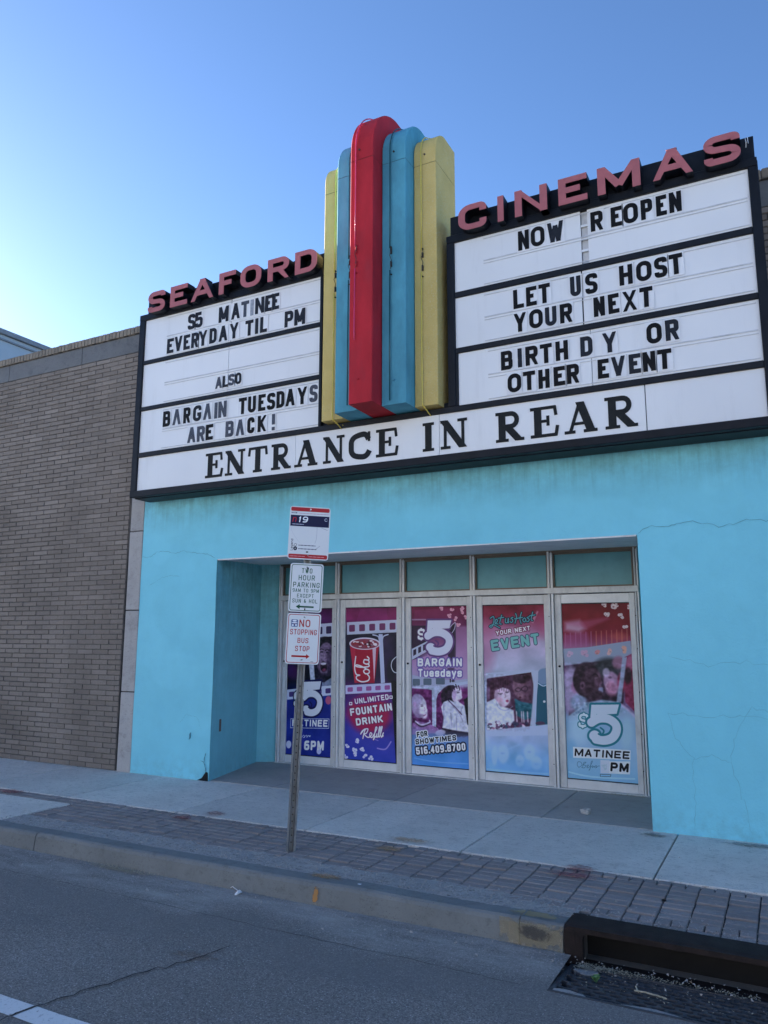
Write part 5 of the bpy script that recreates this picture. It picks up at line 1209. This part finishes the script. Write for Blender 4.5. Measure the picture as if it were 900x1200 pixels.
c4.poly([(392,480),(470,440),(485,460),(485,800),(392,812),(400,600)], (.12,.34,.42), 1, 3); c4.ell(440,500,42,52,(.46,.56,.68),1,0,.15); c4.curve([(404,540),(440,560),(472,545)], 6, (.7,.78,.86)); c4.ell(446,658,8,8,(.92,.95,.98),1); c4.ell(420,795,30,12,(.35,.2,.3),.8)
c4.poly([(360,462),(408,462),(405,560),(388,700),(384,840),(352,842),(368,700),(378,560)], (.72,.75,.84), 1, 3)
c4.poly([(70,480),(380,455),(380,470),(72,515)], (.72,.75,.84)); c4.poly([(80,842),(485,800),(485,870),(80,880)], (.74,.79,.90), .9, 6)
for a_ in ((185,990,36,58),(290,1030,28,38),(350,975,34,50),(395,1045,36,42),(130,1000,20,60)): c4.ell(*a_, (.70,.82,.93), .7, 0, .35)
for a_ in ((180,985,14,5),(285,1035,12,4),(350,975,12,5),(395,1052,14,4)): c4.ell(*a_, (.50,.66,.84), .7, 0, .5)
c4.curve([(215,960),(260,940),(290,930)], 8, (.62,.78,.92), .6); c4.poly([(160,1080),(240,1020),(420,1040),(478,1120),(160,1100)], (.46,.70,.90), .4, 15)
c4.curve([(85,1085),(250,1100),(470,1112)], 9, (.72,.88,1.0), .6)
c4.mott(.20,24,73,(1,.9,1),0,.42,.75,.72); c4.blur(80,500,375,790,1.8); c4.blur(90,900,470,1110,3)
c4.material('poster_print_next_event')
# ---------------- poster 5 (profile faces, $5 MATINEE Before PM)
c5 = Canvas(300, 750, [(38,40),(460,38),(525,1135),(88,1095)], (.7,.7,.8))
c5.grad([(0,(.42,.045,.09)),(.10,(.48,.05,.10)),(.17,(.50,.08,.16)),(.22,(.58,.22,.34)),(.27,(.62,.5,.62)),(.34,(.45,.30,.42)),(.6,(.50,.38,.55)),(.66,(.55,.66,.78)),(.85,(.62,.76,.86)),(1,(.42,.70,.84))])
c5.mott(.10, 5, 51, (1,.6,.7)); c5.poly([(60,150),(150,140),(190,190),(150,215),(60,200)], (.82,.72,.82), .75, 25); c5.poly([(60,160),(330,120),(340,135),(200,190)], (.72,.35,.5), .5, 15)
for i in range(13): c5.poly([(60+i*32,215-i*1.5),(66+i*32,215-i*1.5),(70+i*32,300),(62+i*32,300)], (.82,.50,.42) if i > 5 else (.75,.45,.62), .6, 3)
c5.poly([(60,225),(200,215),(215,300),(60,320)], (.66,.34,.55), .5, 15); c5.ell(400,240,50,25,(.85,.40,.30),.4,0,.8)
for x_, y_, r_2 in ((303,48,16),(362,55,24),(320,112,20),(408,115,18),(438,190,18),(455,60,14),(385,48,14)): popcorn(c5, x_, y_, r_2, (.86,.78,.78), (.55,.3,.32))
c5.poly([(50,312),(200,305),(470,268),(478,345),(430,372),(60,415)], (.60,.64,.73), .97)
for x_, y_, cc in ((90,345,(.78,.66,.76)),(185,345,(.78,.62,.72)),(262,338,(.84,.55,.55)),(345,330,(.88,.68,.66)),(425,322,(.90,.66,.58))): popcorn(c5, x_, y_, 22, cc, tuple(v*.8 for v in cc))
c5.poly([(80,415),(428,372),(430,640),(400,700),(90,720)], (.20,.13,.20), 1, 3); c5.ell(330,430,90,60,(.16,.18,.20),.9,0,.5)
c5.ell(100,560,55,140,(.70,.62,.76),.95,0,.3); c5.ell(125,545,22,35,(.62,.35,.52),.6,0,.6); c5.ell(150,640,50,50,(.60,.66,.78),.9,0,.4)
c5.ell(195,500,82,105,(.17,.10,.15),1,0,.10); c5.ell(225,520,62,92,(.24,.14,.20),1,10,.18); c5.ell(265,500,20,40,(.42,.28,.36),.8,10,.5); c5.ell(282,520,13,17,(.36,.22,.30),1,0,.3)
c5.ell(172,535,16,24,(.40,.27,.35),1,10,.25); c5.ell(174,538,7,12,(.2,.1,.16),1); c5.curve([(236,475),(256,468),(268,480)], 6, (.08,.04,.07)); c5.ell(258,492,11,5,(.55,.45,.52),.8); c5.curve([(275,480),(292,520),(280,535),(284,560)], 5, (.48,.33,.42), .8)
c5.ell(288,565,15,24,(.62,.62,.75),.9,-5,.3); c5.curve([(268,548),(300,545)], 5, (.25,.10,.16)); c5.ell(255,600,48,30,(.22,.13,.19),1,-15,.2)
c5.ell(355,520,48,70,(.72,.55,.68),1,-20,.2); c5.ell(320,460,22,28,(.78,.70,.80),.9,0,.4); c5.ell(345,490,12,7,(.35,.22,.33),.8); c5.ell(352,560,34,46,(.76,.48,.60),.8,-15,.5); c5.curve([(328,520),(318,545),(330,560)], 5, (.9,.75,.82), .8)
c5.ell(395,400,38,40,(.62,.42,.52),.9,0,.4); c5.ell(420,520,30,60,(.62,.10,.22),.8,0,.5)
c5.poly([(430,370),(500,340),(520,720),(440,640)], (.50,.10,.24), .95, 4); c5.ell(470,400,28,44,(.72,.42,.55),.8,0,.6); c5.ell(455,480,26,50,(.14,.10,.14),.8,0,.4)
c5.poly([(420,370),(448,368),(415,640),(385,645)], (.62,.66,.76), .95)
c5.poly([(90,720),(130,690),(200,640),(300,625),(400,640),(500,720),(505,760),(90,760)], (.62,.72,.82), .9, 6)
for _ in range(40): c5.ell(120+g_.random()*120, 640+g_.random()*80, 6, 6, [(.80,.86,.92),(.36,.48,.60)][g_.integers(2)], .7)
c5.curve([(415,655),(460,690),(500,730)], 14, (.80,.72,.84), .7)
c5.poly([(72,740),(515,740),(525,1140),(88,1100)], (.60,.76,.87), .55, 25)
c5.ell(160,800,60,80,(.76,.88,.94),.6,0,.8); c5.ell(450,830,40,90,(.72,.84,.88),.6,0,.7); c5.ell(110,930,30,60,(.40,.66,.82),.5,0,.8)
c5.mott(.20,22,74,(1,.85,1),0,.34,1,.62); c5.blur(60,380,500,740,2.0)
TL = (.10,.46,.52)
c5.text('$', (148,788), (205,793), 82, .22, (.84,.89,.94), TL, 6)
five(c5, 205, 655, 412, 888, (.82,.86,.93), TL, 13)
c5.poly([(118,908),(476,932),(476,992),(120,974)], (.88,.90,.93), .97); c5.poly([(340,998),(474,1000),(472,1078),(342,1072)], (.88,.90,.93), .97)
c5.text('MATINEE', (128,964), (468,986), 46, .27, (.04,.04,.06))
c5.text('PM', (350,1058), (462,1066), 54, .30, (.04,.04,.06))
c5.poly([(288,990),(345,992),(345,1072),(290,1070)], (.82,.85,.90), .97); c5.stroke([(288,1076),(355,1079),(352,1090),(290,1090)], 2.5, (.12,.2,.25), closed=True)
for _ in range(12): c5.ell(300+g_.random()*30, 1015+g_.random()*35, 4+g_.random()*5, 5, (.72,.80,.84), .7)
script(c5, [[(158,1035),(146,1020),(150,1000),(168,1002),(175,1020),(160,1030)],[(178,1035),(186,1005),(200,1003),(184,1018),(198,1022),(190,1036),(172,1034)],[(205,1034),(216,1020),(206,1022),(208,1036),(222,1030),(240,998),(232,1000),(226,1040),(218,1052),(232,1030),(242,1024),(240,1036),(250,1026),(252,1034),(262,1022),(264,1030),(260,1038),(276,1026),(284,1026)]], 3, (.30,.48,.60))
c5.curve([(95,1060),(200,1085),(330,1098),(500,1105)], 10, (.78,.92,.96), .5)
c5.material('poster_print_matinee_faces')

def place_poster(k, mat, label, x0, x1, z0=.112, z1=1.986):
    mb = MB(); nx, nz = 6, 14
    for i in range(nx+1):
        for j in range(nz+1):
            u, v = i/nx, j/nz
            mb.v.append((x0+(x1-x0)*u, DY+.021+.0015*sin(u*5+v*9+k), z0+(z1-z0)*v))
    for i in range(nx):
        for j in range(nz): a = i*(nz+1)+j; mb.f.append((a, a+nz+1, a+nz+2, a+1))
    mb.uv = lambda co: ((co.x-x0)/(x1-x0), (co.z-z0)/(z1-z0))
    return part('poster', mb, mat, None, smooth=True, label=label, cat='poster', group='printed posters filling the glass doors')
plab = ['purple blue poster with laughing man and $5 MATINEE 6PM, leftmost door behind sign pole','purple poster with red cola cup and UNLIMITED FOUNTAIN DRINK Refills','pink and blue poster reading $5 BARGAIN Tuesdays above two children and phone number','poster reading Let us Host YOUR NEXT EVENT above children blowing out candles','red and pale blue poster with profile faces, $5 MATINEE PM, rightmost door']
pm = ['poster_print_matinee_man','poster_print_cola_cup','poster_print_bargain_tuesdays','poster_print_next_event','poster_print_matinee_faces']
for k, (a, b) in enumerate(zip(MX[:-1], MX[1:])): place_poster(k, pm[k], plab[k], a+.033+.0755+.001, b-.033-.0585-.001)

# ================================================================== BUS STOP SIGN POST
psi, lean = .615, .039
r3 = Vector((cos(psi), sin(psi), 0)); n3 = Vector((sin(psi), -cos(psi), 0)); u3 = (Vector((0,0,1))+r3*lean).normalized(); r3 = (r3-u3*(r3@u3)).normalized()
post = thing('sign_post', 'leaning steel channel post carrying bus stop and two parking signs at the kerb', 'sign post', (-3.467, 5.10, 0))
post.matrix_world = Matrix(((r3.x,-n3.x,u3.x,-3.467),(r3.y,-n3.y,u3.y,5.10),(r3.z,-n3.z,u3.z,0),(0,0,0,1)))   # local x right, -y towards the street, z up
def chan(w, d, t, z0, z1):
    hw = w*.28
    return MB().prism([(-w/2,0),(-hw,0),(-hw*.7,d),(hw*.7,d),(hw,0),(w/2,0),(w/2,t),(hw+t*.6,t),(hw*.7+t*.6,d+t),(-hw*.7-t*.6,d+t),(-hw-t*.6,t),(-w/2,t)], 'z', z0, z1)
part('post_channel', chan(.058,.028,.004,1.02,2.655), 'steel_post', post)
part('post_stub', chan(.070,.034,.005,-.25,1.13), 'steel_post', post)
hm = MB().prism([(.0055*cos(a), .0055*sin(a)) for a in np.linspace(0, 2*pi, 9)[:-1]], 'y', 0, .003).mesh('hole', 'post_hole')
for i in range(24): link('hole', hm, post, (0, .0255 if .06+i*.0508 > 1.13 else .0310, .06+i*.0508))
for i in range(2): part('bolt', MB().tube([(0,-.012,1.04+i*.08),(0,.04,1.04+i*.08)], .009, 6), 'steel_post', post)
def plate(name, w, h, cz, yy, mat, label):
    r = .022; pts = []
    for cx, cz_, a0 in ((w/2-r,h/2-r,0),(-w/2+r,h/2-r,90),(-w/2+r,-h/2+r,180),(w/2-r,-h/2+r,270)):
        for k in range(6): a = RAD(a0+k*18); pts.append((cx+r*cos(a), cz_+r*sin(a)))
    mb = MB(); mb.poly([(p[0], 0, p[1]) for p in pts]); mb.uv = lambda co: (co.x/w+.5, co.z/h+.5)
    o = part(name, mb, mat, post, label=label); o.location = (0, yy, cz)
    b = part('sign_back', MB().prism(pts, 'y', .0006, .0035), 'sign_back', o)
    for zz in (-h/2+.035, h/2-.03): part('bolt', MB().tube([(0,-.004,zz),(0,.03,zz)], .006, 6), 'steel_post', o)
    return o
WHT = (.86,.87,.88)
s1 = Canvas(400, 526, [(100,118),(828,118),(828,1050),(100,1050)], WHT)     # axis-aligned working frame
s1.rrect(118,135,810,205,22,(.68,.13,.16)); s1.rrect(118,960,810,1032,22,(.68,.13,.16))
s1.text('NICE', (130,248), (232,248), 26, .25, (.08,.09,.2)); 
for i in range(26): s1.stroke([(255+i*21,240),(266+i*21,240)], 11 if i % 3 else 8, (.62,.35,.42), .55)
s1.poly([(118,275),(812,275),(812,470),(118,470)], (.035,.06,.24))
s1.text('n', (150,400), (215,400), 118, .16, (.70,.12,.20), slant=.16)
s1.text('19', (250,400), (420,400), 105, .24, (.95,.96,.97), slant=.16)
for i in range(14): s1.stroke([(150+i*15,436),(158+i*15,436)], 14 if i % 4 else 9, (.85,.87,.92), .75)
s1.stroke([(755+24*cos(a),335+24*sin(a)) for a in np.linspace(.5, 5.6, 14)], 7, (.9,.92,.95))
s1.curve([(600,475),(602,600),(595,700),(575,760)], 5, (.50,.52,.6), .7); s1.curve([(150,480),(152,560),(240,690),(310,760)], 4, (.62,.65,.72), .5); s1.curve([(680,480),(740,500),(790,520)], 6, (.3,.33,.42), .6); s1.curve([(670,800),(600,860)], 5, (.3,.33,.4), .7)
s1.text('Legend', (185,900), (185,700), 42, .18, (.10,.12,.22))
for cy2, fl in ((800,0),(862,1)):
    s1.stroke([(230+22*cos(a),cy2+22*sin(a)) for a in np.linspace(0, 2*pi, 16)], 6 if not fl else 26, (.10,.12,.22))
    for i in range(20 if fl else 19): s1.stroke([(290+i*16,cy2+4),(299+i*16,cy2+4)], [14,9,12,16][i % 4], (.16,.18,.3), .8)
s1.rrect(425,905,465,930,4,(.2,.18,.15),.8); s1.ell(470,160,14,14,(.92,.85,.85),1)
for i in range(16): s1.stroke([(140+i*17,997),(150+i*17,997)], 13 if i % 4 else 8, (.92,.72,.74), .7)
for i in range(12): s1.stroke([(470+i*24,997),(484+i*24,997)], 14 if i % 3 else 9, (.92,.72,.74), .7)
s1.material('bus_sign_print', .35)
GR = (.03,.30,.20)
s2 = Canvas(330, 483, [(70,32),(435,32),(435,575),(70,575)], WHT)
def border(c, x0, y0, x1, y1, r, w, col):
    c.rrect(x0,y0,x1,y1,r,col); c.rrect(x0+w,y0+w,x1-w,y1-w,r-w*.7,WHT)
border(s2, 84,45,421,562,24,7,GR)
for tx_, xa, xb, yb, hh in (('TWO',196,312,142,56),('HOUR',166,344,222,58),('PARKING',110,400,302,58),('9AM TO 9PM',108,396,356,40),('EXCEPT',160,342,416,42),('SUN & HOL',112,386,474,44)):
    s2.text(tx_, (xa,yb), (xb,yb), hh, .16, GR, gap=.40)
s2.poly([(152,517),(195,490),(195,508),(348,508),(348,526),(195,526),(195,544)], GR); s2.ell(252,545,7,10,(.12,.14,.14),1); s2.ell(262,86,10,12,(.12,.14,.14),1)
s2.material('parking_sign_print', .3)
RD = (.66,.07,.10)
s3 = Canvas(330, 490, [(35,580),(428,580),(428,1150),(35,1150)], WHT)
border(s3, 48,594,415,1136,26,7,RD)
s3.text('NO', (178,735), (306,735), 84, .18, RD, gap=.3); s3.text('STOPPING', (78,822), (386,822), 60, .17, RD, gap=.32); s3.text('BUS', (168,914), (294,914), 56, .18, RD, gap=.34); s3.text('STOP', (146,1006), (312,1006), 58, .18, RD, gap=.34)
s3.poly([(318,1063),(278,1036),(278,1053),(108,1053),(108,1073),(278,1073),(278,1090)], RD)
s3.rrect(84,654,160,735,10,(.20,.30,.52)); s3.ell(122,668,26,10,(.92,.93,.95),1); s3.ell(122,690,34,7,(.92,.93,.95),1); s3.ell(103,718,12,11,(.9,.92,.95),1); s3.ell(140,716,12,11,(.9,.92,.95),1); s3.ell(122,704,10,6,(.5,.2,.3),.9)
s3.ell(240,630,8,5,(.55,.56,.58),.8); s3.ell(222,1104,8,5,(.45,.46,.48),.8); s3.stroke([(335,1118),(360,1120)], 7, (.3,.32,.36), .6)
s3.material('stopping_sign_print', .3)
plate('bus_stop_sign', .328, .432, 2.444, -.034, 'bus_sign_print', 'bus route sign with red bands and n19 on navy')
plate('parking_sign', .266, .388, 2.003, -.030, 'parking_sign_print', 'white sign with green TWO HOUR PARKING lettering')
plate('no_stopping_sign', .267, .398, 1.600, -.033, 'stopping_sign_print', 'white sign with red NO STOPPING BUS STOP lettering')

# ================================================================== LITTER AND SMALL THINGS
def crumple(name, loc, s, mat, label, cat, flat=.5, n=26, seed=1):
    g = np.random.default_rng(seed); import bmesh
    bm = bmesh.new()
    for _ in range(n):
        v = g.normal(size=3); v /= np.linalg.norm(v); v *= s*(.6+.5*g.random()); bm.verts.new((v[0], v[1], abs(v[2])*flat if g.random() < .6 else v[2]*.05))
    bmesh.ops.convex_hull(bm, input=bm.verts)
    bmesh.ops.subdivide_edges(bm, edges=bm.edges, cuts=1)
    for v in bm.verts: v.co *= .86+.22*g.random()
    me = bpy.data.meshes.new(name); bm.to_mesh(me); bm.free(); me.materials.append(MATS[mat])
    return link(name, me, None, loc, label, cat)
crumple('crumpled_napkin', (-3.49, 4.50, RZ+.001), .035, 'litter_white', 'small crumpled white napkin lying on the asphalt below the kerb', 'litter', .7)
mb = MB().tube([(-3.60,4.56,RZ+.01),(-3.56,4.53,RZ+.03),(-3.50,4.51,RZ+.02)], .0025, 4); part('drinking_straw', mb, 'litter_white', None, label='thin bent white straw beside the crumpled napkin in the gutter', cat='litter')
o = crumple('concrete_lump', (-1.78, 7.45, .002), .058, 'cup_grey', 'broken pale grey concrete lump standing on the dark entrance floor', 'rubble', 1.2, 40, 5)
crumple('paper_scrap', (-8.93, 6.98, .001), .035, 'litter_white', 'small white paper scrap at the foot of the brick wall', 'litter', .25, 20, 9)
crumple('gum_wrapper', (-2.62, 4.66, .001), .022, 'litter_white', 'tiny white wrapper on the kerb top near the orange mark', 'litter', .3, 18, 12)
crumple('dark_pebble', (-.80, 5.28, .0), .02, 'iron', 'small black lump lying on the pavers at lower right', 'litter', .7, 18, 14)
def straws(n, fn, name, parent=None, kind='stuff', mat='straw', ln=.018, **kw):
    mb = MB()
    for _ in range(n):
        x, y, z = fn(); a = rng.random()*pi*2; l = ln*(.4+rng.random()); w = .0010+rng.random()*.002; dx, dy = cos(a)*l, sin(a)*l; up = rng.random()*.35*l
        mb.poly([(x-dy/l*w,y+dx/l*w,z),(x+dy/l*w,y-dx/l*w,z),(x+dx+dy/l*w,y+dy-dx/l*w,z+up),(x+dx-dy/l*w,y+dy+dx/l*w,z+up+.001)])
    return part(name, mb, mat, parent, kind=kind, **kw)
def drain_litter():
    t = rng.random(); x, y = (-1.16+abs(rng.normal())*.13, 4.53+rng.normal()*.03) if t < .45 else (-1.05+rng.random()**1.5*.8, 4.545+rng.normal()*.010) if t < .93 else (-1.15+rng.random()*1.1, 4.2+rng.random()*.2)
    return (x, y, gz(y)+.003+rng.random()*.014)
straws(1100, drain_litter, 'drain_debris', ln=.009)
straws(900, lambda: (-4.62+rng.normal()*.17, 4.515+rng.normal()*.022, RZ+.003+rng.random()*.008), 'gutter_debris', ln=.012)
straws(110, lambda: (-6.5+rng.random()*5.3, 4.535-abs(rng.normal())*.03, RZ+.002), 'gutter_debris', ln=.006)
straws(160, lambda: (-1.75+rng.random()*.35, 8.46+rng.normal()*.03, .004), 'doorway_debris', ln=.02)
straws(120, lambda: (-9+rng.random()*1.6, 7.03+rng.normal()*.012, .003), 'wall_foot_debris', ln=.012)
mb = MB()
for k in range(9):
    a = rng.random()*6.28; l = .022+rng.random()*.02; c_, s_ = cos(a), sin(a); x0_, y0_ = -1.02+rng.normal()*.008, 4.33+rng.normal()*.008
    mb.poly([(x0_,y0_,gz(4.33)+.002),(x0_+c_*l*.5-s_*l*.3,y0_+s_*l*.5+c_*l*.3,RZ+.005),(x0_+c_*l,y0_+s_*l,RZ-.005+rng.random()*.02),(x0_+c_*l*.5+s_*l*.3,y0_+s_*l*.5-c_*l*.3,RZ+.003)])
part('weed_sprig', mb, 'leaf_green', None, label='small green weed sprig growing through the drain grate', cat='weed')
mb = MB(); 
for q in ([(-.82,4.32),(-.76,4.30),(-.70,4.31),(-.66,4.27)],[(-.80,4.31),(-.82,4.36)],[(-.18,4.30),(-.10,4.34),(.02,4.33)]): mb.tube([(a, b, gz(b)+.004+.008*(i % 2)) for i, (a, b) in enumerate(q)], .004, 5)
part('twigs', mb, 'straw', None, kind='stuff')
# moss and dirt packed along joints
straws(260, lambda: (-6.3+rng.random()*6.4, 5.702+rng.normal()*.006, -.002), 'joint_weeds', mat='twig', ln=.006)

# ================================================================== BUILDING BEHIND, LEFT
fb = thing('rear_building', 'pale blue grey taller building with dark roof edge rising behind the brick wall at left', 'building')
part('wall', box(-26,-14,8.6,30,0,7.82), 'far_wall', fb)
part('fascia', box(-26.1,-13.93,8.53,30.1,7.821,7.93,.01), 'far_fascia', fb)
part('flashing', box(-26.05,-13.965,8.57,30.05,7.70,7.74,.005), 'far_fascia', fb)
for yy in (11.5,14.5,17.5,20.5,23.5): part('panel_joint', box(-13.999,-13.99,yy-.02,yy+.02,5,7.69), 'far_fascia', fb)
